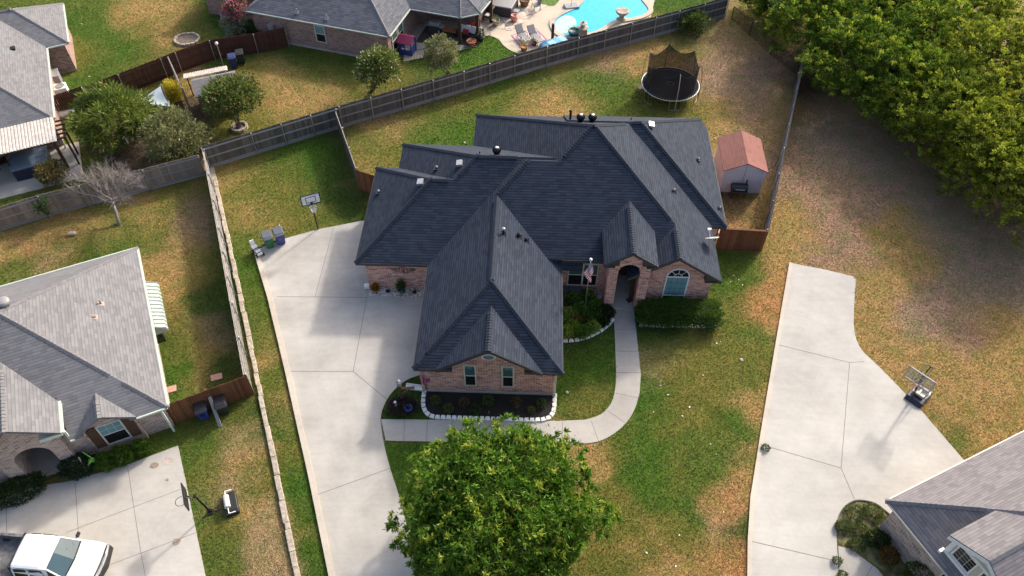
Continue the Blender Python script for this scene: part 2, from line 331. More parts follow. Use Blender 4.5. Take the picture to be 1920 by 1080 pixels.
# ------------------------------------------------------------------ mesh builder
OFF = {}
class MB:
    def __init__(s): s.v = []; s.f = []; s.m = []; s.uv = None; s.k = 0
    def add(s, pts, faces):
        o = len(s.v); s.v += [tuple(map(float, p)) for p in pts]; s.f += [tuple(i+o for i in f) for f in faces]; s.m += [s.k]*len(faces); return s
    def poly(s, pts): return s.add(pts, [tuple(range(len(pts)))])
    def box(s, x0, x1, y0, y1, z0, z1):
        p = [(x, y, z) for z in (z0, z1) for y in (y0, y1) for x in (x0, x1)]
        return s.add(p, [(0, 2, 3, 1), (4, 5, 7, 6), (0, 1, 5, 4), (1, 3, 7, 5), (3, 2, 6, 7), (2, 0, 4, 6)])
    def obox(s, c, d, u, lx, ly, lz):
        """box centred at c, lx along d, lz along u"""
        d = Vector(d).normalized(); u = Vector(u); q = u.cross(d).normalized(); u = d.cross(q)
        c = Vector(c); p = [c+d*(i*lx/2)+q*(j*ly/2)+u*(k*lz/2) for k in (-1, 1) for j in (-1, 1) for i in (-1, 1)]
        return s.add(p, [(0, 2, 3, 1), (4, 5, 7, 6), (0, 1, 5, 4), (1, 3, 7, 5), (3, 2, 6, 7), (2, 0, 4, 6)])
    def prism(s, pl, z0, z1, top=True):
        n = len(pl)
        zz = lambda z, p: z(p[0], p[1]) if callable(z) else z
        pts = [(p[0], p[1], zz(z0, p)) for p in pl]+[(p[0], p[1], zz(z1, p)) for p in pl]
        fs = [(i, (i+1) % n, n+(i+1) % n, n+i) for i in range(n)]+[tuple(reversed(range(n)))]
        if top: fs.append(tuple(range(n, 2*n)))
        return s.add(pts, fs)
    def vprism(s, prof, axis, a, b):
        """profile (h, z) swept along axis from a to b"""
        n = len(prof); mk = (lambda h, z, t: (t, h, z)) if axis == 'x' else (lambda h, z, t: (h, t, z))
        pts = [mk(h, z, a) for h, z in prof]+[mk(h, z, b) for h, z in prof]
        return s.add(pts, [(i, (i+1) % n, n+(i+1) % n, n+i) for i in range(n)]+[tuple(reversed(range(n))), tuple(range(n, 2*n))])
    def path(s, pts, rad, n=6, cap=True):
        pts = [Vector(p) for p in pts]; m = len(pts)
        if isinstance(rad, (int, float)): rad = [rad]*m
        o = len(s.v); prev = None
        for i, p in enumerate(pts):
            d = (pts[min(i+1, m-1)]-pts[max(i-1, 0)]).normalized()
            a = d.cross(Vector((0, 0, 1)) if abs(d.z) < .95 else Vector((1, 0, 0))).normalized()
            if prev is not None and a.dot(prev) < 0 and abs(d.z) < .95: pass
            b = d.cross(a); prev = a
            for k in range(n):
                t = 2*math.pi*k/n; q = p+(a*math.cos(t)+b*math.sin(t))*rad[i]; s.v.append(tuple(q))
        for i in range(m-1):
            for k in range(n):
                s.f.append((o+i*n+k, o+i*n+(k+1) % n, o+(i+1)*n+(k+1) % n, o+(i+1)*n+k)); s.m.append(s.k)
        if cap:
            s.f.append(tuple(o+k for k in reversed(range(n)))); s.f.append(tuple(o+(m-1)*n+k for k in range(n))); s.m += [s.k]*2
        return s
    def lathe(s, c, prof, n=16, sx=1, sy=1):
        o = len(s.v); m = len(prof)
        for r_, z in prof:
            for k in range(n):
                t = 2*math.pi*k/n; s.v.append((c[0]+r_*sx*math.cos(t), c[1]+r_*sy*math.sin(t), c[2]+z))
        for i in range(m-1):
            for k in range(n):
                s.f.append((o+i*n+k, o+i*n+(k+1) % n, o+(i+1)*n+(k+1) % n, o+(i+1)*n+k)); s.m.append(s.k)
        s.f.append(tuple(o+k for k in reversed(range(n)))); s.f.append(tuple(o+(m-1)*n+k for k in range(n))); s.m += [s.k]*2
        return s
    def ring(s, c, R_, r_, n=24, k=6, sx=1, sy=1, tilt=None):
        pts = []
        for i in range(n+1):
            t = 2*math.pi*i/n; q = Vector((R_*sx*math.cos(t), R_*sy*math.sin(t), 0))
            if tilt: q = tilt @ q
            pts.append(Vector(c)+q)
        return s.path(pts, r_, k, False)
    def build(s, name, mats, parent=None, smooth=False, bevel=0, weld=False):
        me = bpy.data.meshes.new(name)
        ox, oy = OFF.get(parent.name, (0, 0)) if parent else (0, 0)
        if parent is not None and parent.parent is not None: ox, oy = OFF.get(parent.parent.name, (0, 0))
        me.from_pydata([(x-ox, y-oy, z) for x, y, z in s.v], [], s.f)
        if not isinstance(mats, (list, tuple)): mats = [mats]
        for q in mats: me.materials.append(M[q] if isinstance(q, str) else q)
        me.polygons.foreach_set('material_index', s.m)
        uvl = me.uv_layers.new(name='UVMap')
        for p in me.polygons:
            n = p.normal
            if abs(n.z) > .995: t = Vector((1, 0, 0))
            else: t = Vector((-n.y, n.x, 0)).normalized()
            b = n.cross(t)
            for li in p.loop_indices:
                q = me.vertices[me.loops[li].vertex_index].co; uvl.data[li].uv = (q.dot(t), q.dot(b))
        if s.uv:
            for p in me.polygons:
                for li in p.loop_indices: uvl.data[li].uv = s.uv[me.loops[li].vertex_index]
        if smooth: me.polygons.foreach_set('use_smooth', [True]*len(me.polygons))
        o = bpy.data.objects.new(name, me); COL.objects.link(o); o.parent = parent
        if weld or bevel:
            bm = bmesh.new(); bm.from_mesh(me)
            bmesh.ops.remove_doubles(bm, verts=bm.verts, dist=.0005)
            bmesh.ops.recalc_face_normals(bm, faces=bm.faces)
            bm.to_mesh(me); bm.free()
        if bevel:
            b = o.modifiers.new('bevel', 'BEVEL'); b.width = bevel; b.segments = 2; b.limit_method = 'ANGLE'; b.angle_limit = R(35)
        return o
def thing(name, label, cat, loc=(0, 0, 0), rz=0, group=None, off=(0, 0)):
    o = bpy.data.objects.new(name, None); COL.objects.link(o); o.location = loc; o.rotation_euler = (0, 0, rz)
    o['label'] = label; o['category'] = cat; o.empty_display_size = .3
    if group: o['group'] = group
    OFF[o.name] = off
    return o
def tag(o, label, cat, group=None):
    o['label'] = label; o['category'] = cat
    if group: o['group'] = group
    return o
def struct(o, kind='structure'):
    o['kind'] = kind; return o
def hthing(name, label, cat, F, group=None):
    return thing(name, label, cat, F.l2w(F.off[0], F.off[1], 0), F.a, group, F.off)
def place(o, x, y, z=0, rz=0):
    o.location = (x, y, z); o.rotation_euler = (0, 0, rz); return o
def dup(root, label, loc=None, rz=None):
    c = root.copy(); COL.objects.link(c); c['label'] = label
    if loc is not None: c.location = loc
    if rz is not None: c.rotation_euler = (0, 0, rz)
    for ch in list(root.children):
        d = ch.copy(); COL.objects.link(d); d.parent = c
        for g in list(ch.children):
            e = g.copy(); COL.objects.link(e); e.parent = d
    return c
def unit(a, b):
    d = Vector(b)-Vector(a); return d.normalized(), d.length

# ------------------------------------------------------------------ ground: one sheet, patchy summer lawn
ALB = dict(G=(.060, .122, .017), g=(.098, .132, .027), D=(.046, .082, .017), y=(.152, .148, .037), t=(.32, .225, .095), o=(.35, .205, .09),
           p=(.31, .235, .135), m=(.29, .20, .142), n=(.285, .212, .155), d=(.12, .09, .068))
SAMP = """150,60,G 220,100,G 270,60,y 310,40,t 330,100,t 280,130,y 230,140,g 180,160,G 370,50,y 400,20,G 350,140,t 250,20,t 150,110,y 400,90,G 310,130,y 180,20,g 60,10,g
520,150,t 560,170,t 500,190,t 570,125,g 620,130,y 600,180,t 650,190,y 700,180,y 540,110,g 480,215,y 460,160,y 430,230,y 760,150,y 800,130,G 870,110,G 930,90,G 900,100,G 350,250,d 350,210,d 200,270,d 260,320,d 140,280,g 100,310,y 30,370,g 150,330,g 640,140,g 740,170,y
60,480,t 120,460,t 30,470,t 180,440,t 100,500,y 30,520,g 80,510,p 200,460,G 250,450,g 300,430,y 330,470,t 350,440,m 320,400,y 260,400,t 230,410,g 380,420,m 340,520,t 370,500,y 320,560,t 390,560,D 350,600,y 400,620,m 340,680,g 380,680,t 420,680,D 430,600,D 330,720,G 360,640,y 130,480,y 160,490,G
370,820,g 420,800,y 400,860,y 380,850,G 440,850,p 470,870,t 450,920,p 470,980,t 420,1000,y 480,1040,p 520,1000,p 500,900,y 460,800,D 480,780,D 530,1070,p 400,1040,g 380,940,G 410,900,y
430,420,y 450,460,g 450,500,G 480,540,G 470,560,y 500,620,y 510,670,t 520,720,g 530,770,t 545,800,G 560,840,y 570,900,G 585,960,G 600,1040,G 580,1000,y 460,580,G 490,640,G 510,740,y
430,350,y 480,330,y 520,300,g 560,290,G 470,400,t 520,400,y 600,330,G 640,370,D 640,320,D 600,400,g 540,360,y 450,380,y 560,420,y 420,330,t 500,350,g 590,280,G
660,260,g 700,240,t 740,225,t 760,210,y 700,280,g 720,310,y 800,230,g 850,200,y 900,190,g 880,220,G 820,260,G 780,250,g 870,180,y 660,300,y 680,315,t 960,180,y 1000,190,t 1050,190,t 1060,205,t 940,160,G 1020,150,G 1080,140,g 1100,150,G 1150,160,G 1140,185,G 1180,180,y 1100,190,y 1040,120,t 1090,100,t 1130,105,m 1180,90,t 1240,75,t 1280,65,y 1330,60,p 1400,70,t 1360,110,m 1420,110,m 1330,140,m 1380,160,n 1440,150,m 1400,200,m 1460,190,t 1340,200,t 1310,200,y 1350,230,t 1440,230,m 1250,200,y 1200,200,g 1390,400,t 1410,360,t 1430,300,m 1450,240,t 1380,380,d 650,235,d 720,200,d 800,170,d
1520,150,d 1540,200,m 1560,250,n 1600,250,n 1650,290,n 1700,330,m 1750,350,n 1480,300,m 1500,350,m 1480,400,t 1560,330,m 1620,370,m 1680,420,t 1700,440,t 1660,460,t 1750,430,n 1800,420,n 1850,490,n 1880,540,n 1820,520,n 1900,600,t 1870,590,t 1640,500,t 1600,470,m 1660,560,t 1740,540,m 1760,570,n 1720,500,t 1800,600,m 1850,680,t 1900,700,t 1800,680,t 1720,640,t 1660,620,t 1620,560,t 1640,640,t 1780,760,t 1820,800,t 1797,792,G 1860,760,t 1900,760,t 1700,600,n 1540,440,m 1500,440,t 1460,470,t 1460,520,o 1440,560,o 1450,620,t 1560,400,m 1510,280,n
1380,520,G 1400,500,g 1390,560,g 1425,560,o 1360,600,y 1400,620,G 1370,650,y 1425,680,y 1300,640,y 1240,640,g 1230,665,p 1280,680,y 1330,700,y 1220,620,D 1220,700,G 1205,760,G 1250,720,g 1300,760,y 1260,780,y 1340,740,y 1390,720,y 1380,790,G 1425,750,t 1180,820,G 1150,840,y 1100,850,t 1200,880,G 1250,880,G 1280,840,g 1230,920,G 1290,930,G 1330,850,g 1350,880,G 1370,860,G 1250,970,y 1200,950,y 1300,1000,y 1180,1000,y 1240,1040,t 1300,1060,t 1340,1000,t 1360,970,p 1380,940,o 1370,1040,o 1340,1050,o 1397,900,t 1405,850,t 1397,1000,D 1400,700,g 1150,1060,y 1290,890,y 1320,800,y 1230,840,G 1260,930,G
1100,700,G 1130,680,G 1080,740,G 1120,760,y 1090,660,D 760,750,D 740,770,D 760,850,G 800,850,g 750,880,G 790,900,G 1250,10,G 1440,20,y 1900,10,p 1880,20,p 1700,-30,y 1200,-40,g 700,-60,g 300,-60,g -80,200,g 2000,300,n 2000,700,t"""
sp = [q.split(',') for q in SAMP.split()]
SU = np.array([float(q[0]) for q in sp]); SV = np.array([float(q[1]) for q in sp]); SC = np.array([ALB[q[2]] for q in sp])
def ax(lo, hi, st, ext):
    a = list(np.arange(lo, hi+.01, st)); d = st
    while a[-1] < ext: d *= 1.6; a.append(a[-1]+d)
    d = st
    while a[0] > -ext: d *= 1.6; a.insert(0, a[0]-d)
    return np.array(a)
gx, gy = ax(-44, 44, .3, 700), ax(3, 92, .3, 700)
GXX, GYY = np.meshgrid(gx, gy)
X, Y = GXX.ravel(), GYY.ravel()
wx = .8*np.sin(.9*Y+1.3*np.sin(.6*X))+.5*np.sin(2.3*X+1.1*Y)+.3*np.sin(4.1*Y-2.2*X)
wy = .8*np.sin(.8*X+1.1*np.sin(.7*Y)+2)+.5*np.sin(2.1*Y-1.3*X+1)+.3*np.sin(3.7*X+2.9*Y)
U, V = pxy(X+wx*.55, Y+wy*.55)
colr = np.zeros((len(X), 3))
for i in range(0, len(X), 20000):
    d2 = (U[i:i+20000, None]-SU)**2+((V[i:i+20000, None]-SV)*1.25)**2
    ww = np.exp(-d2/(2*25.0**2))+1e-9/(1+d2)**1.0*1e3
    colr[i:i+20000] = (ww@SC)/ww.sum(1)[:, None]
def ground_colour(X, Y):
    wx = .8*np.sin(.9*Y+1.3*np.sin(.6*X))+.5*np.sin(2.3*X+1.1*Y)+.3*np.sin(4.1*Y-2.2*X)
    wy = .8*np.sin(.8*X+1.1*np.sin(.7*Y)+2)+.5*np.sin(2.1*Y-1.3*X+1)+.3*np.sin(3.7*X+2.9*Y)
    U, V = pxy(X+wx*.55, Y+wy*.55); out = np.zeros((len(X), 3))
    for i in range(0, len(X), 20000):
        d2 = (U[i:i+20000, None]-SU)**2+((V[i:i+20000, None]-SV)*1.25)**2
        ww = np.exp(-d2/(2*25.0**2))+1e-9/(1+d2)*1e3
        out[i:i+20000] = (ww@SC)/ww.sum(1)[:, None]
    return out
PAVED = []
nx_, ny_ = len(gx), len(gy)
me = bpy.data.meshes.new('lawn')
idx = np.arange(nx_*ny_).reshape(ny_, nx_)
fa = np.stack([idx[:-1, :-1], idx[:-1, 1:], idx[1:, 1:], idx[1:, :-1]], -1).reshape(-1, 4)
def fast_mesh(me, co, faces):
    me.vertices.add(len(co)); me.vertices.foreach_set('co', np.asarray(co, 'f').ravel())
    k = faces.shape[1]
    me.loops.add(faces.size); me.loops.foreach_set('vertex_index', faces.ravel().astype('i'))
    me.polygons.add(len(faces)); me.polygons.foreach_set('loop_start', np.arange(0, faces.size, k, dtype='i'))
    me.update(calc_edges=True)
def setcol(me, c):
    a = me.color_attributes.new('Col', 'FLOAT_COLOR', 'POINT')
    a.data.foreach_set('color', np.concatenate([c, np.ones((len(c), 1))], 1).astype('f').ravel())
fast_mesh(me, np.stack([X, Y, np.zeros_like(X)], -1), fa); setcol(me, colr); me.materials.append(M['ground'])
o = bpy.data.objects.new('lawn', me); COL.objects.link(o); struct(o)

def sheet(name, px, z, mat, thick=None, raw=False):
    """a paved sheet on the ground, its top at height z"""
    pts = [G(u, v)[:2] for u, v in px] if not raw else px
    a = sum(pts[i][0]*pts[(i+1) % len(pts)][1]-pts[(i+1) % len(pts)][0]*pts[i][1] for i in range(len(pts)))
    if a < 0: pts = pts[::-1]
    PAVED.append(np.array(pts)); b = MB(); b.prism(pts, -.05, z); return struct(b.build(name, mat))
def smooth_px(p, k=3, closed=False):
    """Catmull-Rom through pixel points"""
    n = len(p); out = []
    rngi = range(n if closed else n-1)
    for i in rngi:
        P = [p[(i+j) % n] if closed else p[min(max(i+j, 0), n-1)] for j in (-1, 0, 1, 2)]
        for q in range(k):
            t = q/k
            out.append(tuple(.5*((2*P[1][a])+(-P[0][a]+P[2][a])*t+(2*P[0][a]-5*P[1][a]+4*P[2][a]-P[3][a])*t*t+(-P[0][a]+3*P[1][a]-3*P[2][a]+P[3][a])*t**3) for a in (0, 1)))
    if not closed: out.append(p[-1])
    return out
def strip(name, px, width, z0, z1, mat, kind='structure', raw=False):
    b = MB(); pts = [G(u, v)[:2] for u, v in px] if not raw else px
    L, Rr = [], []
    for i, p in enumerate(pts):
        a, c = pts[max(i-1, 0)], pts[min(i+1, len(pts)-1)]
        dx, dy = c[0]-a[0], c[1]-a[1]; l = math.hypot(dx, dy); nx, ny = -dy/l*width/2, dx/l*width/2
        L.append((p[0]+nx, p[1]+ny)); Rr.append((p[0]-nx, p[1]-ny))
    for i in range(len(pts)-1):
        b.prism([Rr[i], Rr[i+1], L[i+1], L[i]], z0, z1)
    o = b.build(name, mat, weld=False)
    return struct(o, kind) if kind else o

curveR = smooth_px([(797, 703), (770, 712), (748, 727), (730, 748), (719, 772), (716, 790)], 4)
drive_px = [(484, 484), (492, 468), (537, 451), (600, 433), (690, 415), (760, 430), (850, 520), (870, 690)]+curveR+smooth_px([(717, 800), (723, 835), (735, 880), (752, 932), (768, 990), (780, 1050), (790, 1130)], 3)+[(642, 1130)]
sheet('driveway', drive_px, .03, 'concrete')
b = [(480, 478), (507, 565), (541, 700), (588, 900), (627, 1080), (640, 1135)]
strip('kerb', b, .26, -.05, .14, 'kerbm')
for jn in ([(520, 561), (690, 561)], [(624, 432), (591, 561)], [(688, 561), (664, 700)], [(546, 701), (664, 700)], [(664, 700), (728, 752)], [(598, 932), (737, 880)], [(716, 788), (724, 834)]):
    strip('joint_line', jn, .03, .02, .034, 'joint')
# front walk
inner = [(1049, 789)]+smooth_px([(1100, 786), (1130, 775), (1149, 752), (1156, 720), (1156, 680)], 4)+[(1153, 620), (1150, 577)]
outer = [(1189, 577), (1196, 640), (1203, 700)]+smooth_px([(1201, 735), (1190, 770), (1168, 800), (1132, 824), (1090, 832)], 4)
sheet('front_walk', [(717, 789)]+inner+outer+[(1000, 832), (726, 829)], .034, 'walk')
for jn in ([(1154, 616), (1194, 616)], [(1155, 657), (1198, 657)], [(1157, 697), (1203, 697)], [(1157, 736), (1198, 744)], [(1141, 768), (1177, 793)], [(1111, 788), (1125, 826)], [(1057, 791), (1057, 832)], [(902, 789), (902, 831)], [(851, 789), (851, 830)], [(804, 789), (803, 830)], [(761, 789), (760, 830)]):
    strip('joint_line', jn, .025, .026, .038, 'joint')
# right-hand neighbour's drive
rd = [(1479, 488), (1545, 500), (1598, 512), (1604, 518)]+smooth_px([(1602, 560), (1601, 600), (1606, 630), (1620, 654), (1642, 674)], 4)+[(1720, 752), (1806, 850), (1900, 960), (1750, 980)]
rd += smooth_px([(1672, 958), (1645, 938), (1612, 932), (1590, 942), (1577, 962), (1573, 990), (1574, 1020)], 4)+[(1579, 1090), (1585, 1150), (1408, 1150), (1408, 1010), (1411, 930), (1430, 800), (1455, 640)]
sheet('neighbour_driveway', rd, .03, 'concrete_b')
strip('kerb', [(1482, 489), (1458, 640), (1433, 800), (1414, 930), (1410, 1010), (1410, 1150)], .2, -.05, .1, 'kerbm')
for jn in ([(1460, 642), (1594, 674)], [(1594, 674), (1622, 672)], [(1594, 674), (1580, 872)], [(1446, 834), (1580, 872)], [(1580, 872), (1606, 931)], [(1414, 1011), (1576, 1047)]):
    strip('joint_line', jn, .03, .02, .034, 'joint')
sheet('neighbour_walk', [(1576, 1018), (1600, 1024), (1650, 1060), (1690, 1110), (1640, 1150), (1582, 1120)], .034, 'walk')
strip('joint_line', [(1626, 1080), (1642, 1052)], .03, .03, .038, 'joint')
# left-hand neighbour's drive
sheet('neighbour_driveway', [(337, 842), (350, 900), (372, 1000), (392, 1090), (396, 1150), (-120, 1150), (-120, 990), (0, 948), (66, 922), (130, 912), (240, 880)], .03, 'concrete')
for jn in ([(243, 882), (270, 1046), (285, 1120)], [(145, 914), (152, 1005)], [(16, 962), (18, 1010)], [(130, 1007), (353, 920)], [(190, 1075), (372, 1005)]):
    strip('joint_line', jn, .025, .02, .034, 'joint')
for u, v, r_ in ((293, 880, .24), (318, 872, .3), (336, 1023, .22), (317, 907, .1)):
    x, y, _ = G(u, v); q = MB(); q.prism([(x+r_*random.uniform(.75, 1.1)*math.cos(t*.4488), y+r_*.8*random.uniform(.8, 1.1)*math.sin(t*.4488)) for t in range(14)], .02, .035)
    struct(q.build('oil_stain', plain('rusty oil stain', (.26, .2, .16) if r_ < .29 else (.42, .36, .32), .8, .3, 9)))
# far driveway at the top
sheet('far_driveway', [(372, -8), (392, 8), (405, 28), (410, 42), (430, 40), (475, 45), (480, -30), (380, -30)], .03, 'concrete')
# planting beds
sheet('gravel_bed', [(690, 541), (692, 558), (830, 561), (830, 536), (690, 536)], .06, 'gravel')
sheet('mulch_bed', [(799, 730), (797, 768), (802, 777), (815, 783), (1025, 785), (1036, 778), (1040, 765), (1041, 730)], .05, 'mulch')
sheet('flower_bed', smooth_px([(1040, 545), (1040, 632), (1080, 632), (1115, 622), (1140, 606), (1147, 592), (1146, 560)], 2), .05, 'soil')
sheet('gravel_bed', [(1110, 540), (1137, 540), (1140, 575), (1122, 570)], .056, 'gravel')
sheet('hedge_bed', [(1196, 560), (1196, 606), (1340, 604), (1346, 560)], .04, 'mulch')
sheet('island_bed', smooth_px([(1672, 958), (1645, 938), (1612, 932), (1590, 942), (1577, 962), (1573, 990), (1576, 1012), (1600, 1022), (1650, 1056), (1690, 1080), (1740, 1100), (1740, 1040)], 2, True), .012, plain('dry weedy bed', (.13, .12, .05), .95, .7, 3, bump=1))
b = MB(); pts = smooth_px([(1690, 968), (1672, 958), (1645, 938), (1612, 932), (1590, 942), (1577, 962), (1573, 990)], 3)
struct(strip('bed_edging', pts, .05, 0, .07, 'trim_dark'))

# ------------------------------------------------------------------ generic roofs
def clip(poly, a, b_, c):
    """keep a*x+b*y>=c"""
    out = []
    for i, p in enumerate(poly):
        q = poly[(i+1) % len(poly)]; dp, dq = a*p[0]+b_*p[1]-c, a*q[0]+b_*q[1]-c
        if dp >= 0: out.append(p)
        if (dp >= 0) != (dq >= 0):
            t = dp/(dp-dq); out.append((p[0]+(q[0]-p[0])*t, p[1]+(q[1]-p[1])*t))
    return out
class Roof:
    """convex eaves polygon (counter-clockwise), one pitch per side (None = gable end), optional plan clips"""
    def __init__(s, poly, ze, p, gables=(), clips=()):
        s.poly, s.ze, s.clips = poly, ze, clips; s.pl = []
        for i in range(len(poly)):
            if i in gables: continue
            a, b = poly[i], poly[(i+1) % len(poly)]; l = math.hypot(b[0]-a[0], b[1]-a[1])
            nx, ny = -(b[1]-a[1])/l, (b[0]-a[0])/l
            pp = p[i] if isinstance(p, (list, tuple)) else p
            s.pl.append((nx*pp, ny*pp, ze-pp*(nx*a[0]+ny*a[1])))
        s.faces = []
        for i, P in enumerate(s.pl):
            q = poly
            for j, Q in enumerate(s.pl):
                if j != i: q = clip(q, Q[0]-P[0], Q[1]-P[1], P[2]-Q[2])
                if len(q) < 3: break
            for c in clips:
                if len(q) >= 3: q = clip(q, *c)
            if len(q) >= 3: s.faces.append((i, q))
    def z(s, x, y):
        n = len(s.poly)
        for i in range(n):
            a, b = s.poly[i], s.poly[(i+1) % n]
            if (b[0]-a[0])*(y-a[1])-(b[1]-a[1])*(x-a[0]) < -1e-6: return -1
        for c in s.clips:
            if c[0]*x+c[1]*y < c[2]: return -1
        return min(P[0]*x+P[1]*y+P[2] for P in s.pl)
    def shell(s, mb, th=.16):
        for i, q in s.faces:
            P = s.pl[i]; h = lambda x, y, P=P: P[0]*x+P[1]*y+P[2]
            mb.prism(q, lambda x, y: h(x, y)-th, h)
    def ridges(s):
        segs = []
        for i in range(len(s.faces)):
            for j in range(i+1, len(s.faces)):
                A, B = s.pl[s.faces[i][0]], s.pl[s.faces[j][0]]
                pts = [p for p in s.faces[i][1] if any(math.hypot(p[0]-q[0], p[1]-q[1]) < 1e-4 for q in s.faces[j][1])]
                u = []
                for p in pts:
                    if all(math.hypot(p[0]-q[0], p[1]-q[1]) > 1e-4 for q in u): u.append(p)
                if len(u) == 2:
                    n = Vector((-A[0], -A[1], 1)).normalized()+Vector((-B[0], -B[1], 1)).normalized()
                    segs.append([Vector((x, y, A[0]*x+A[1]*y+A[2])) for x, y in u]+[n.normalized()])
        return segs
def ridge_caps(roofs, parent, mat, step=.17, wdt=.3):
    for r in roofs:
        for a, b, n in r.ridges():
            if a.z > b.z: a, b = b, a
            mb = MB(); d = (b-a); L = d.length; d.normalize(); k = int(L/step)
            for i in range(k+1):
                c = a+d*min(i*step+.05, L)
                if any(q is not r and q.z(c.x, c.y) > c.z+.03 for q in roofs): continue
                hd = Vector((-d.y, d.x, 0)).normalized()*.4
                if any(q is not r and q.z(c.x+e*hd.x, c.y+e*hd.y) > max(r.z(c.x+e*hd.x, c.y+e*hd.y), 0)-.015 for q in roofs for e in (-1, 1)): continue
                tl = d*1.0-n*.06
                q = n.cross(d).normalized()
                p0 = c-d*step*.6; p1 = c+d*step*.7
                hw = wdt/2; dn = -n*.075
                mb.add([p0-q*hw+dn+n*.05, p0+n*.055, p0+q*hw+dn+n*.05, p1-q*hw+dn+n*.018, p1+n*.02, p1+q*hw+dn+n*.018, p0-q*hw+dn-n*.02, p0-n*.02, p0+q*hw+dn-n*.02],
                       [(0, 1, 4, 3), (1, 2, 5, 4), (0, 6, 7, 1), (1, 7, 8, 2)])
            if mb.v: mb.build('ridge_cap_row', mat, parent)
def roofhit(F, roofs, u, v):
    o, d = F.rayl(u, v); t = 25/-d[2]
    while t < 90:
        x, y, z = o[0]+d[0]*t, o[1]+d[1]*t, o[2]+d[2]*t
        if z < max(r.z(x, y) for r in roofs): return x, y, z
        t += .02
    return x, y, 0
def rect(x0, x1, y0, y1): return [(x0, y0), (x1, y0), (x1, y1), (x0, y1)]

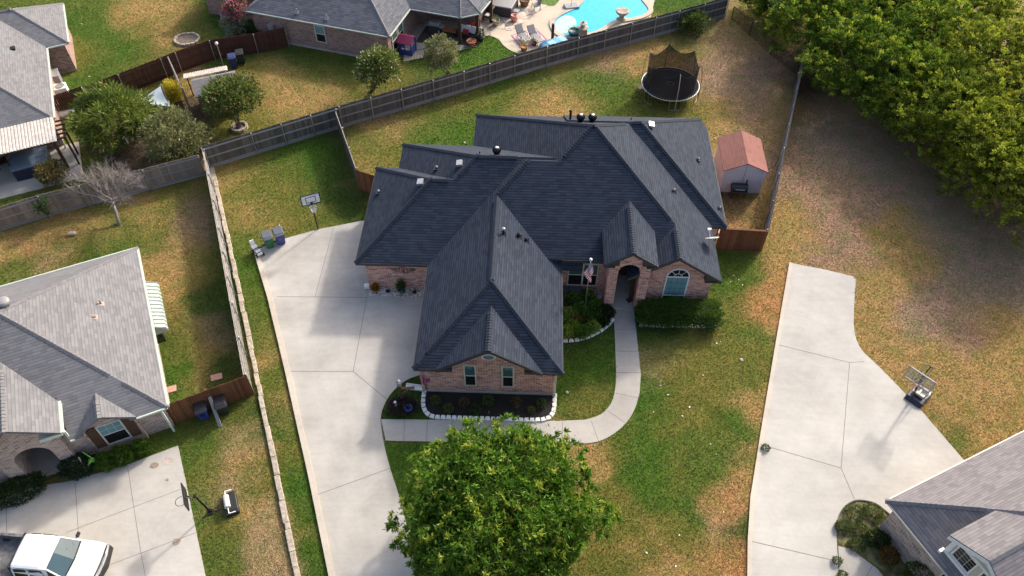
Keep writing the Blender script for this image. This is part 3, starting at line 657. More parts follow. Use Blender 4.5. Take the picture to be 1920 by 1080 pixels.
def arch_wall(mb, x0, x1, zt, ax0, ax1, zs, y0, y1, z0=0, n=12):
    """front wall with a round-headed opening; zt(x) gives the top"""
    r_ = (ax1-ax0)/2; cx = (ax0+ax1)/2
    mb.vprism([(x0, z0), (ax0, z0), (ax0, zs), (ax0, zt(ax0)), (x0, zt(x0))], 'y', y0, y1)
    mb.vprism([(ax1, z0), (x1, z0), (x1, zt(x1)), (ax1, zt(ax1)), (ax1, zs)], 'y', y0, y1)
    for i in range(n):
        a0, a1 = math.pi*(1-i/n), math.pi*(1-(i+1)/n)
        xa, xb = cx+r_*math.cos(a0), cx+r_*math.cos(a1)
        mb.vprism([(xa, zs+r_*math.sin(a0)), (xb, zs+r_*math.sin(a1)), (xb, zt(xb)), (xa, zt(xa))], 'y', y0, y1)
def window(root, F2, x, z, wd, ht, cols=1, rows=2, frame='white', pane='glass', arch=False, lintel=None, name='window', muntin='white', split=True, fw=.07):
    """F2: (origin x, y, angle) of the wall plane in the house's own axes: a window lies along its x, facing -y"""
    ox, oy, a = F2; c, s = math.cos(R(a)), math.sin(R(a))
    tf = lambda p: (ox+p[0]*c-p[1]*s, oy+p[0]*s+p[1]*c, p[2])
    def conv(mb): mb.v = [tf(p) for p in mb.v]; return mb
    b = MB(); x0, x1, z0, z1 = x-wd/2, x+wd/2, z-ht/2, z+ht/2
    b.box(x0-fw, x0, -.05, .02, z0-fw, z1+(0 if arch else fw)); b.box(x1, x1+fw, -.05, .02, z0-fw, z1+(0 if arch else fw))
    b.box(x0, x1, -.05, .02, z0-fw, z0); b.box(x0, x1, -.05, .02, z1, z1+fw)
    if split: b.box(x0, x1, -.045, .02, (z0+z1)/2-.025, (z0+z1)/2+.025)
    if arch: b.box(x0, x1, -.045, .02, z0+.18*ht-.03, z0+.18*ht+.03)
    for k in range(1, cols): xx = x0+wd*k/cols; b.box(xx-.045, xx+.045, -.047, .02, z0, z1)
    if arch:
        n = 14; r_ = wd/2
        for i in range(n):
            a0, a1 = math.pi*i/n, math.pi*(i+1)/n
            b.vprism([(x+r_*math.cos(a0), z1+fw+r_*math.sin(a0)), (x+(r_+fw)*math.cos(a0), z1+fw+(r_+fw)*math.sin(a0)), (x+(r_+fw)*math.cos(a1), z1+fw+(r_+fw)*math.sin(a1)), (x+r_*math.cos(a1), z1+fw+r_*math.sin(a1))], 'y', -.05, .02)
        for a0 in (45, 90, 135): b.path([(x+.25*r_*math.cos(R(a0)), -.03, z1+fw+.25*r_*math.sin(R(a0))), (x+r_*math.cos(R(a0)), -.03, z1+fw+r_*math.sin(R(a0)))], .014, 4)
        b.path([(x+.4*r_*math.cos(R(a0)), -.03, z1+fw+.4*r_*math.sin(R(a0))) for a0 in range(0, 181, 20)], .014, 4)
    f = conv(b).build(name, frame, root)
    zm_ = (z0+z1)/2 if split else (z0+.18*ht if arch else z0)
    b = MB(); b.box(x0, x1, -.02, .018, zm_, z1); conv(b).build('pane', pane, f)
    if zm_ > z0: b = MB(); b.box(x0, x1, -.02, .018, z0, zm_); conv(b).build('pane', 'glass_dark', f)
    if arch:
        b = MB(); b.vprism([(x+wd/2*math.cos(math.pi*i/14), z1+fw+wd/2*math.sin(math.pi*i/14)) for i in range(15)], 'y', -.02, .018); conv(b).build('pane', 'glass_dark', f)
    if muntin and rows:
        b = MB(); nx = max(2, int(round(wd/cols/.3)))*cols
        for i in range(1, nx): xx = x0+wd*i/nx; b.box(xx-.007, xx+.007, -.027, -.021, zm_, z1)
        for k in range(1, rows*2):
            zz = z0+ht*k/(rows*2); (b.box(x0, x1, -.0265, -.0215, zz-.007, zz+.007) if zz > zm_ else None)
        conv(b).build('glazing_bars', muntin, f)
    if lintel:
        b = MB(); n = max(6, int(wd/.075)); xs = x0-.08
        for i in range(n):
            xx = x0-.06+(wd+.12)*i/(n-1)
            if arch:
                a0 = math.pi*i/(n-1); cx_, cz_ = x+(wd/2+.19)*math.cos(a0), z1+fw+(wd/2+.19)*math.sin(a0)
                b.obox((cx_, -.012, cz_), (math.cos(a0), 0, math.sin(a0)), (0, -1, 0), .2, .062, .03)
            else: b.box(xx-.03, xx+.03, -.03, .0, z1+fw+.004+.05*math.sin(math.pi*i/(n-1)), z1+fw+.19+.05*math.sin(math.pi*i/(n-1)))
        conv(b).build('brick_header', lintel, f)
        if not arch:
            b = MB()
            for i in range(n): xx = x0-.06+(wd+.12)*i/(n-1); b.box(xx-.03, xx+.03, -.05, .0, z0-fw-.14, z0-fw-.004)
            conv(b).build('brick_sill', lintel, f)
    return f

# ------------------------------------------------------------------ the main house
FM = Frame(0, 0, -1.886, (.5, 32))
HOUSE = hthing('brick_house', 'pink brick house with steep dark charcoal hipped roofs in the middle of the picture', 'house', FM)
PT, ZE = .689, 2.6
roofs = [
 Roof(rect(-9.76, -3.2, 28.865, 36.91), ZE-.004, PT, (1,)),
 Roof(rect(-8.37, 3, 28.86, 39.26), ZE, PT, (1,)),
 Roof(rect(-3.85, 10.64, 28.2, 42.52), ZE, PT, (), [(0, 1, 29.02)]),
 Roof(rect(2, 11.5, 32.54, 42.69), ZE+.003, PT, (3,), [(-1, -1, -53.2)]),
 Roof(rect(-5.652, 4, 28.205, 39.0), ZE-.003, PT, (1,), [(0, 1, 29.024)]),
 Roof(rect(-5.66, 1.84, 21.87, 32.3), ZE+.001, PT, (2,), [(0, 1, 22.24)]), Roof(rect(-5.66, 1.84, 21.87, 32.3), ZE+.001, PT, (2,), [(0, -1, -22.24), (-1, 0, 3.72)]), Roof(rect(-5.66, 1.84, 21.87, 32.3), ZE+.001, PT, (2,), [(0, -1, -22.24), (1, 0, -.08)]),
 Roof(rect(-4.55, .83, 21.8, 26), ZE+.01, PT, (0, 2)),
 Roof(rect(5.44, 10.637, 28.28, 31.6), ZE+.004, PT, (0, 2)),
 Roof(rect(4.0, 6.92, 27.85, 32.6), 4.13, PT, (0, 2)),
]
b = MB()
for q in roofs: q.shell(b, .17)
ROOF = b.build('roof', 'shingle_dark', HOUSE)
ridge_caps(roofs, ROOF, 'cap_dark')
# dark bronze fascia board on the visible eaves and rakes
b = MB()
def fascia(p, q, z0, z1, t=.03):
    d = Vector((q[0]-p[0], q[1]-p[1], 0)); nrm = Vector((d.y, -d.x, 0)).normalized()*t
    b.add([(p[0], p[1], z0[0]), (q[0], q[1], z0[1]), (q[0], q[1], z1[1]), (p[0], p[1], z1[0]), (p[0]+nrm.x, p[1]+nrm.y, z0[0]), (q[0]+nrm.x, q[1]+nrm.y, z0[1]), (q[0]+nrm.x, q[1]+nrm.y, z1[1]), (p[0]+nrm.x, p[1]+nrm.y, z1[0])],
          [(0, 1, 2, 3), (4, 5, 6, 7), (0, 1, 5, 4), (1, 2, 6, 5), (2, 3, 7, 6), (3, 0, 4, 7)])
for p, q in (((-9.76, 28.86), (-5.66, 28.86)), ((-5.66, 21.87), (-3.72, 21.87)), ((-.08, 21.87), (1.84, 21.87)), ((-5.66, 28.8), (-5.66, 21.87)), ((1.84, 21.87), (1.84, 28.9)), ((11.5, 32.54), (11.5, 41.6)), ((9.5, 32.54), (11.5, 32.54)), ((-9.76, 36.9), (-9.76, 28.86))):
    fascia(p, q, (2.39, 2.39), (2.585, 2.585))
fascia((1.84, 29.02), (4.1, 29.02), (2.95, 2.95), (3.15, 3.15))
for x0, x1, yy, ze in ((-4.55, .83, 21.8, ZE), (5.44, 10.637, 28.28, ZE), (4.0, 6.92, 27.85, 4.13)):
    xm = (x0+x1)/2; zm = ze+PT*(xm-x0)
    fascia((x0, yy), (xm, yy), (ze-.21, zm-.21), (ze-.01, zm-.01)); fascia((xm, yy), (x1, yy), (zm-.21, ze-.21), (zm-.01, ze-.01))
for x0, x1, yy in ((4.0, 4.62, 27.85), (6.3, 6.92, 27.85)): b.box(x0, x1, yy+.02, yy+.5, 3.86, 3.99)
for tri, y0, y1 in (([(4.04, 3.98), (4.84, 3.98), (4.84, 4.5)], 27.93, 28.09), ([(6.88, 3.98), (6.08, 4.5), (6.08, 3.98)], 27.93, 28.09), ([(9.75, 2.42), (10.6, 2.42), (9.75, 2.98)], 28.36, 28.68), ([(-4.5, 2.4), (-3.74, 2.4), (-3.74, 2.95)], 21.92, 22.18), ([(.78, 2.4), (-.04, 2.95), (-.04, 2.4)], 21.92, 22.18)):
    b.vprism(tri, 'y', y0, y1)
b.box(4.0, 4.03, 27.85, 30.4, 3.94, 4.12); b.box(6.89, 6.92, 27.85, 30.4, 3.94, 4.12)
b.box(9.75, 10.62, 28.3, 28.8, 2.36, 2.45)
b.build('fascia', 'trim_dark', ROOF)
# walls
b = MB()
b.box(-5.31, 1.49, 22.2, 32, 0, 2.52)                       # garage wing
b.box(-9.35, -5, 29.22, 36.5, 0, 2.52); b.box(-8, 3, 30, 38.9, 0, 2.45)
b.box(1.3, 4.5, 29.4, 33, 0, 3.14)                          # recessed front
b.box(-3.4, 10.3, 33, 42.1, 0, 2.5); b.box(9, 11.15, 32.9, 42.3, 0, 2.5)
b.box(6.55, 10.28, 28.7, 33.5, 0, 2.55)                     # right front room
b.vprism([(-3.74, 2.4), (-.06, 2.4), (-.06, 2.5+PT*.82), (-1.86, 2.5+PT*2.6-.06), (-3.74, 2.5+PT*.74)], 'y', 22.19, 22.6)
b.vprism([(5.75, 2.5), (10.3, 2.5), (8.04, 2.5+PT*2.28-.02)], 'y', 28.69, 29.2)
zt = lambda x: 4.02+PT*max(0, 1.46-abs(x-5.46))-.08
arch_wall(b, 4.33, 6.6, lambda x: min(zt(x), 9), 4.86, 6.06, 3.32, 28.1, 28.55)
b.vprism([(4.33, 3.94), (6.6, 3.94), (6.05, zt(6.05)), (5.46, zt(5.46)), (4.9, zt(4.9))], 'y', 28.098, 28.3) if False else None
b.box(4.33, 4.8, 28.55, 30, 0, 3.9); b.box(6.12, 6.6, 28.55, 30, 0, 3.9)
b.build('wall', 'brick_pink', HOUSE)
b = MB(); b.box(-5.36, 1.54, 22.15, 29, 0, .16); b.build('foundation', 'concrete', HOUSE)
b = MB(); b.box(4.8, 6.12, 28.12, 30.9, 0, .09); b.build('porch_floor', 'walk', HOUSE)
dr = MB(); dr.box(4.95, 5.95, 30.72, 30.8, .09, 2.3); dr = dr.build('front_door', 'wood_dark', HOUSE)
b = MB(); b.box(4.95, 5.95, 30.7, 30.74, 2.4, 3.5); b.build('transom', 'skyblue', HOUSE)
b = MB(); b.box(4.8, 6.12, 30.8, 30.95, 0, 3.9); b.build('porch_back_wall', 'trim_dark', HOUSE)
WG = (0, 22.19, 0)
for xx in (-2.86, -.92): window(HOUSE, WG, xx, 1.65, .5, 1.75, 1, 1, frame='offwhite', lintel='brick_pink', muntin=None)
b = MB(); b.lathe((0, 0, 0), [(.36, 0), (.36, .05), (.29, .06), (.28, .03), (.01, .03)], 24, 1, .64); b.v = [(-1.88+x, 22.18-z, 3.36+y) for x, y, z in b.v]; ov = b.build('oval_vent', 'white', HOUSE)
b = MB()
for k in range(6): zz = -.15+k*.06; hw = .27*math.sqrt(max(0, 1-(zz/.185)**2)); b.box(-1.88-hw, -1.88+hw, 22.12, 22.145, 3.35+zz, 3.375+zz)
b.build('louvres', 'grey', ov)
window(HOUSE, (0, 29.39, 0), 3.08, 1.55, 1.6, 1.75, 2, 2, frame='offwhite', lintel='brick_pink', pane='glass', muntin='black', fw=.05)
window(HOUSE, (0, 28.69, 0), 8.3, 1.42, 1.16, 1.9, 1, 2, frame='white', pane='glass_teal', arch=True, lintel='brick_pink', muntin='black', split=False)
# roof furniture
def roofpipe(u, v, r_, h, cap=None, flash=True):
    x, y, z = roofhit(FM, roofs, u, v)
    q = MB(); q.k = 0; q.path([(x, y, z-.15), (x, y, z+h)], r_, 10)
    if flash: q.k = 1; q.obox((x, y-.05, z), (1, 0, 0), (0, -PT if y < 34 else PT, 1), .32, .36, .02)
    o = q.build('vent_pipe', ['blackm', 'trim_dark'], HOUSE)
    if cap: c = MB(); c.lathe((x, y, z+h-.03), [(r_*1.5, 0), (r_*1.5, .05), (r_*.3, .12)], 10); c.build('cap', cap, o)
def turbine(u, v):
    x, y, z = roofhit(FM, roofs, u, v)
    q = MB(); q.path([(x, y, z-.2), (x, y, z+.22)], .17, 14); o = q.build('turbine_vent', 'blackm', HOUSE)
    q = MB(); prof = [(.15, .2), (.2, .25), (.235, .33), (.235, .42), (.2, .5), (.13, .55), (.03, .57)]; q.lathe((x, y, z), prof, 20)
    for k in range(20): t = math.pi*k/10; q.path([(x+r_*1.03*math.cos(t+i*.06), y+r_*1.03*math.sin(t+i*.06), z+zz) for i, (r_, zz) in enumerate(prof)], .012, 4)
    q.build('turbine_head', 'blackm', o, True)
    q = MB(); q.lathe((x, y, z+.55), [(.11, 0), (.1, .03), (.02, .045)], 14); q.build('cap', 'silver', o, True)
for u, v in ((929, 291), (1085, 228), (1107, 228)): turbine(u, v)
roofpipe(1066, 223, .07, .62, 'blackm')
for u, v, h in ((735, 317, .2), (897, 291, .25), (1180, 223, .2)): roofpipe(u, v, .035, h, None, False)
roofpipe(943, 439, .065, .42, 'silver'); roofpipe(972, 443, .08, .18, 'blackm'); roofpipe(986, 451, .06, .12, 'blackm')
for u, v in ((708, 364), (816, 318), (1306, 297), (1261, 356), (1347, 388)): roofpipe(u, v, .06, .16, 'grey')
for u, v in ((787, 346), (860, 310), (1217, 234)):
    x, y, z = roofhit(FM, roofs, u, v); s = -1 if u < 1000 else 1
    q = MB(); q.box(-.17, .17, -.2, .2, 0, .06); q.vprism([(-.2, .05), (.2, .05), (.2, .17), (-.12, .22)], 'y', -.22, .22)
    q.v = [(x+s*a, y+b_, z+c-s*a*PT*-1*0+(-abs(0))) for a, b_, c in q.v]; q.build('box_vent', 'steel', HOUSE)
# downspout at the right corner of the garage front, gable returns
b = MB(); b.box(1.5, 1.58, 22.05, 22.15, .12, 2.45); b.box(1.5, 1.6, 21.2, 22.1, .04, .12); b.build('downspout', 'offwhite', HOUSE)
b = MB(); b.box(-5.42, -5.34, 22.08, 22.16, .1, 2.45); b.build('downspout', 'brick_pink', HOUSE)
b = MB(); b.box(11.16, 11.24, 32.95, 33.03, 0, 2.5); b.build('downspout', 'trim_dark', HOUSE)
# satellite dish on the right slope
x, y, z = roofhit(FM, roofs, 1328, 459); wv = FM.l2w(x, y, z)
D = thing('satellite_dish', 'grey satellite dish on a short mast on the right slope of the dark roof', 'satellite dish', wv, 0)
q = MB(); q.path([(0, 0, -.1), (0, 0, .35), (-.03, .06, .5)], .025, 6); q.build('mast', 'silver', D)
nrm = Vector((-.12, .66, .74)).normalized(); rot = nrm.to_track_quat('Z', 'Y').to_matrix()
q = MB(); q.lathe((0, 0, 0), [(.02, 0), (.15, .015), (.27, .05), (.36, .09), (.365, .075), (.27, .03), (.02, -.02)], 20, 1.12, .95); q.v = [tuple(rot @ Vector(p)+Vector((.12, .1, .52))) for p in q.v]; q.build('reflector', 'silver', D, True)
q = MB(); c0 = Vector((.12, .1, .5)); e = c0+nrm*.5+Vector((-.12, .05, .06)); q.path([c0-rot@Vector((0, .3, 0)), e], .018, 5); q.obox(e, (1, 0, 0), (0, 0, 1), .2, .09, .09); q.build('feed_arm', 'white', D)
# iron scroll on the wall of the left wing
A = hthing('wall_scroll', 'black wrought iron scroll hung on the brick wall above the gravel bed', 'wall art', FM)
q = MB()
for sgn in (-1, 1):
    for (cx, cz, r_, a0, a1) in ((.32, 1.72, .16, 0, 400), (.62, 1.75, .1, 180, 560), (.16, 1.55, .12, 90, 420), (.12, 1.85, .1, -60, 250), (.45, 1.62, .1, 0, 330)):
        q.path([(-7.2+sgn*(cx+r_*(1-.5*i/12)*math.cos(R(a0+(a1-a0)*i/12))), 29.19, cz+r_*(1-.5*i/12)*math.sin(R(a0+(a1-a0)*i/12))) for i in range(13)], .014, 4)
    q.path([(-7.2, 29.19, 1.75), (-7.2+sgn*.75, 29.19, 1.8)], .014, 4)
q.path([(-7.2, 29.19, 1.4), (-7.2, 29.19, 1.95)], .016, 4)
q.build('scrollwork', 'blackm', A)

# ------------------------------------------------------------------ neighbouring houses
def gutter(mb, p, q, z, s=.1):
    d, L = unit((p[0], p[1], 0), (q[0], q[1], 0)); n = Vector((d.y, -d.x, 0))*s*.5
    c = (Vector((p[0], p[1], z))+Vector((q[0], q[1], z)))/2+n
    mb.obox(c, d, (0, 0, 1), L, s, s)
# west neighbour (pale grey roof, left edge)
FL = Frame(-16.66, 19.76, 24.5, (-6, 5.5))
HL = hthing('brick_house', 'tan brick house with pale grey shingle roof, arched porch and dark shuttered window', 'house', FL)
PL_ = .64
LR = lambda *c: Roof(rect(-22, 0, 0, 11.5), 2.6, PL_, (), c)
lr = [LR((0, 1, 1.75)), LR((-1, 0, 8.0), (0, -1, -1.75)), LR((1, 0, -1.75), (0, -1, -1.75)), LR((1, 0, -3.85), (-1, 0, 1.75), (0, 1, .42), (0, -1, -1.75)), LR((1, 0, -4.42), (-1, 0, 3.85), (0, -1, -1.75)), Roof(rect(-4.2, -1.42, -.02, 3.4), 2.61, .66, (0, 2)),
      Roof(rect(-8.0, -4.4, -.25, 5.5), 3.62, .78, (0, 2)), Roof(rect(-12.5, -9.2, 9, 15), 2.6, PL_, (2,))]
b = MB()
for q in lr: q.shell(b, .17)
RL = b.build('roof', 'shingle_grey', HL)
ridge_caps(lr, RL, 'cap_grey', .2, .26)
b = MB()
gutter(b, (0, 0), (0, 11.5), 2.52); gutter(b, (-1.42, 0), (0, 0), 2.52); gutter(b, (-4.4, .0), (-4.2, .0), 2.52); gutter(b, (-4.4, -.25), (-4.4, 2.0), 3.56, .12); gutter(b, (0, 11.5), (-20, 11.5), 2.52)
b.box(-.45, -.36, .2, .3, .1, 2.5); b.box(-4.48, -4.38, .1, .2, 2.4, 3.5); b.box(-5.35, -4.4, -.25, -.17, 3.4, 3.56); b.box(-5.4, -4.4, -.25, .3, 3.37, 3.4)
b.build('gutter', 'gutter', RL)
b = MB()
b.box(-4.86, -.37, .62, 11, 0, 2.5); b.box(-21, -4.86, 3.0, 10.9, 0, 2.49); b.box(-21, -7.74, .62, 4, 0, 2.48)
b.vprism([(-3.9, 2.45), (-1.7, 2.45), (-2.81, 3.3)], 'y', .4, 1.2); b.box(-3.95, -1.65, .42, .62, 0, 2.46)
ztp = lambda x: 3.5+.78*max(0, 1.5-abs(x+6.2))
arch_wall(b, -7.75, -4.85, ztp, -7.1, -5.5, 1.75, .3, .75)
b.box(-5.5, -4.85, .75, 1.0, 0, 3.4); b.box(-7.75, -7.1, .75, 3, 0, 3.4); b.box(-12.3, -9.4, 11, 14.4, 0, 2.5)
b.build('wall', 'brick_tan', HL)
b = MB(); b.box(-7.1, -5.5, .3, 3.2, 0, .08); b.build('porch_floor', 'walk', HL)
b = MB(); b.box(-7.1, -4.86, 2.6, 2.7, .08, 3.4); b.build('porch_back_wall', 'glass_dark', HL)
b = MB(); b.box(-6.6, -5.9, 2.5, 2.59, .08, 2.2); b.build('front_door', 'wood_brown', HL)
wl = (0, .415, 0)
window(HL, wl, -2.8, 1.5, 1.0, 1.55, 1, 2, frame='offwhite', pane='glass_teal', muntin='offwhite')
for xx in (-3.62, -1.98):
    q = MB(); q.box(xx-.22, xx+.22, .34, .41, .68, 2.22); q.box(xx-.23, xx+.23, .33, .34, 1.4, 1.5)
    q.vprism([(xx-.22, 2.22), (xx+.22, 2.22), (xx+.22*(1 if xx < -2.8 else .2), 2.36), (xx-.22*(.2 if xx < -2.8 else 1), 2.36)], 'y', .34, .41)
    q.build('shutter', 'wood_dark', HL)
def lpipe(u, v, r_, h, mt):
    x, y, z = roofhit(FL, lr, u, v); q = MB(); q.path([(x, y, z-.1), (x, y, z+h)], r_, 8); q.obox((x, y, z+.01), (0, 1, 0), (PL_, 0, 1), .3, .3, .02); q.build('vent_pipe', mt, RL)
lpipe(190, 577, .05, .3, 'board_beige'); lpipe(178, 602, .09, .12, 'board_beige')
x, y, z = roofhit(FL, lr, 12, 584); q = MB(); q.lathe((x, y, z-.1), [(.22, 0), (.22, .3), (.3, .34), (.3, .5), (.2, .56), (.02, .57)], 16); q.build('turbine_vent', 'grey', RL, True)
# bay window with a pale metal awning on the east wall
b = MB()
prof = [(-.37, 2.35), (.1, 2.3), (.55, 2.05), (.62, 1.85), (.62, 1.75), (-.37, 1.75)]
b.vprism([(x, z) for x, z in prof], 'y', 5.4, 8.9)
for k in range(13): yy = 5.45+k*.285; b.path([(-.3, yy, 2.37), (.1, yy, 2.325), (.56, yy, 2.07), (.635, yy, 1.84)], .035, 4)
b.build('awning', plain('pale green awning metal', (.34, .40, .35), .5, .12), HL)
b = MB(); b.box(-.37, .2, 5.7, 8.6, .7, 1.75); b.build('bay_window', 'glass_dark', HL)
# north-west neighbour (top left)
FT = Frame(-30.7, 42.0, 24.2, (-6, 7))
HT = hthing('brick_house', 'house with light grey shingle roof and corrugated patio cover', 'house', FT)
tr = [Roof(rect(-24, 0, 0, 15), 2.6, .6, ()), Roof(rect(-9, 1.5, 9.2, 15.2), 2.61, .6, ())]
b = MB()
for q in tr: q.shell(b, .17)
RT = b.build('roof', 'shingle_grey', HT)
ridge_caps(tr, RT, 'cap_grey', .2, .26)
b = MB(); gutter(b, (0, 0), (0, 9.2), 2.52); gutter(b, (1.5, 9.2), (1.5, 15.2), 2.52); gutter(b, (0, 9.2), (1.5, 9.2), 2.52); b.box(-.3, -.2, .1, .2, 0, 2.5); b.build('gutter', 'gutter', RT)
x, y, z = roofhit(FT, tr, 20, 101); q = MB(); q.box(x-.15, x+.15, y-.18, y+.18, z-.05, z+.12); q.build('box_vent', 'blackm', RT)
b = MB(); b.box(-22, -.37, .5, 14.5, 0, 2.5); b.box(-8, 1.15, 9.6, 14.8, 0, 2.5); b.build('wall', 'brick_brown', HT)
b = MB(); b.vprism([(-2.35, 2.4), (.1, 2.62), (.1, 2.66), (-2.35, 2.44)], 'x', -9, .02) if False else None
n = 46
for i in range(n):      # ribs of the corrugated sheet
    x0 = -9.2+9.2*i/n; x1 = x0+9.2/n
    b.vprism([(-2.32, 2.4), (.08, 2.66), (.08, 2.70), (-2.32, 2.44)], 'x', x0, x0+.11)
    b.vprism([(-2.32, 2.37), (.08, 2.63), (.08, 2.66), (-2.32, 2.4)], 'x', x0+.11, x1)
b.build('patio_cover', 'corrug', HT)
b = MB()
for xx in (-.25, -4.6, -9): b.box(xx-.09, xx+.09, -2.2, -2.02, 0, 2.35)
b.box(-9.2, -.1, -2.2, -2.05, 2.2, 2.36)
for k in range(5): b.box(-.02, .55, -2.1+k*.5, -2.0+k*.5, 2.3, 2.4)
b.box(.42, .52, -2.1, -1.95, 0, 2.3); b.box(.42, .52, -.9, -.75, 0, 2.3); b.box(.4, .54, -2.15, .3, 2.18, 2.3)
b.build('patio_posts', 'wood_dark', HT)
b = MB(); b.box(-12, .6, -3.6, .5, -.05, .05); struct(b.build('patio_slab', 'walk', None)) if False else b.build('patio_slab', 'walk', HT)
# house behind (top centre), brown brick with patio
FP = Frame(-9.33, 52.07, -17, (-4, 4))
HP = hthing('brick_house', 'long dark brown brick house with blue grey roof and shaded corner patio beside the pool', 'house', FP)
pr_ = [Roof(rect(-12.2, 0, 0, 10), 2.6, .55, ()), Roof([(-8, 4.15), (4.2, 4.15), (5.46, 5.17), (5.62, 7.2), (5.62, 14), (-8, 14)], 2.61, .5, ()), Roof(rect(-18, -8, 2.0, 16), 2.6, .55, ())]
b = MB()
for q in pr_: q.shell(b, .15)
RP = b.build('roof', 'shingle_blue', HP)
ridge_caps(pr_, RP, 'cap_grey', .2, .26)
b = MB(); gutter(b, (-12.2, 0), (0, 0), 2.53, .08); gutter(b, (0, 0), (0, 4.1), 2.53, .08); gutter(b, (0, 4.15), (4.2, 4.15), 2.53, .08); gutter(b, (4.2, 4.15), (5.46, 5.17), 2.53, .08); gutter(b, (5.46, 5.17), (5.62, 7.2), 2.53, .08); b.build('gutter', 'gutter', RP)
b = MB(); b.box(-11.9, -.35, .3, 9.5, 0, 2.5); b.box(-10, .4, 6.2, 13, 0, 2.55); b.box(.35, 4.5, 7.3, 13, 0, 2.54); b.box(-17.6, -8.3, 2.4, 15, 0, 2.5); b.build('wall', 'brick_brown', HP)
b = MB(); b.box(-11.93, -.32, .27, .5, 0, .15); b.build('foundation', 'concrete', HP)
b = MB(); b.box(.42, 5.35, 4.3, 6.2, 0, .045); b.box(.42, 3.9, 3.6, 4.3, 0, .045); b.build('patio_floor', plain('dark patio paving', (.10, .08, .068), .8, .5, 3), HP)
window(HP, (0, .29, 0), -6.05, 1.5, .75, 1.35, 1, 2, frame='offwhite', pane='glass_teal', muntin=None)
for yy in (1.5, 2.65): window(HP, (-.34, yy, 90), 0, 1.35, .85, 1.7, 1, 2, frame='offwhite', pane='glass', muntin=None)
for k, (xx, yy) in enumerate(((3.95, 4.5), (5.15, 5.35), (5.35, 8.2))):
    q = MB(); q.box(xx-.11, xx+.11, yy-.11, yy+.11, 0, 2.5); q.build('patio_post', 'wood_dark', HP)
for u, v in ((552, 27), (608, 38)):
    x, y, z = roofhit(FP, pr_, u, v); q = MB(); q.path([(x, y, z-.1), (x, y, z+.3)], .05, 7); q.obox((x, y-.02, z+.02), (1, 0, 0), (0, -.55, 1), .3, .3, .02); q.build('vent_pipe', 'grey', RP)
q = MB(); q.box(-10.55, -10.1, .05, .28, .9, 1.6); q.path([(-10.3, .2, 0), (-10.3, .2, .9)], .03, 6); q.build('electric_meter_box', 'silver', HP)
# south-east neighbour (bottom right)
FR = Frame(16.71, 15.08, 25, (5, -5))
HR = hthing('brick_house', 'brown brick house with grey brown shingle roof and white trimmed dormer gable', 'house', FR)
rr = [Roof(rect(0, 16, -20, 0), 2.6, .75, ()), Roof([(.02, -5.7), (9, -5.7), (9, -2.6), (.02, -2.6)], 4.5, .58, (1, 3))]
b = MB()
for q in rr: q.shell(b, .15)
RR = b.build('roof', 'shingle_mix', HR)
ridge_caps(rr, RR, 'cap_grey', .2, .28)
b = MB(); b.box(.38, 15.6, -19.6, -.34, 0, 2.5); b.build('wall', 'brick_tan', HR)
b = MB(); b.box(.33, 15, -19, -.3, 0, .2); b.build('foundation', 'concrete', HR)
b = MB(); gutter(b, (0, 0), (0, -20), 2.54, .06); gutter(b, (16, 0), (0, 0), 2.54, .06); b.build('gutter', 'offwhite', RR)
b = MB(); b.prism([(.4, -5.45), (6, -5.45), (6, -2.8), (.4, -2.8)], 2.7, 4.36)
b.vprism([(-5.45, 4.36), (-2.8, 4.36), (-4.15, 5.12)], 'x', .4, .8); b.build('dormer_wall', 'offwhite', HR)
b = MB()      # white rake boards and window casing
for y0, y1, z0, z1 in ((-2.62, -4.15, 4.44, 5.34), (-5.68, -4.15, 4.44, 5.34)):
    b.add([(-.02, y0, z0), (-.02, y1, z1), (-.02, y1, z1-.2), (-.02, y0, z0-.2), (.05, y0, z0), (.05, y1, z1), (.05, y1, z1-.2), (.05, y0, z0-.2)], [(0, 1, 2, 3), (4, 5, 6, 7), (0, 1, 5, 4), (3, 2, 6, 7), (0, 4, 7, 3), (1, 2, 6, 5)])
b.box(.3, .41, -5.4, -2.78, 3.0, 3.16); b.box(.34, .4, -2.98, -2.78, 3.16, 4.34); b.box(.34, .4, -5.47, -5.3, 3.16, 4.34); b.box(.34, .4, -5.3, -2.98, 4.2, 4.36); b.box(.1, .36, -2.82, -2.7, 2.98, 3.12)
b.build('dormer_trim', 'white', HR)
for yy in (-3.52, -4.72): window(HR, (.38, yy, -90), 0, 3.72, .82, .86, 1, 2, frame='white', pane='glass_dark', muntin='offwhite', split=False)
window(HR, (.37, -4.2, -90), 0, 1.5, 1.5, 1.5, 2, 1, frame='offwhite', pane='glass_dark', muntin=None)

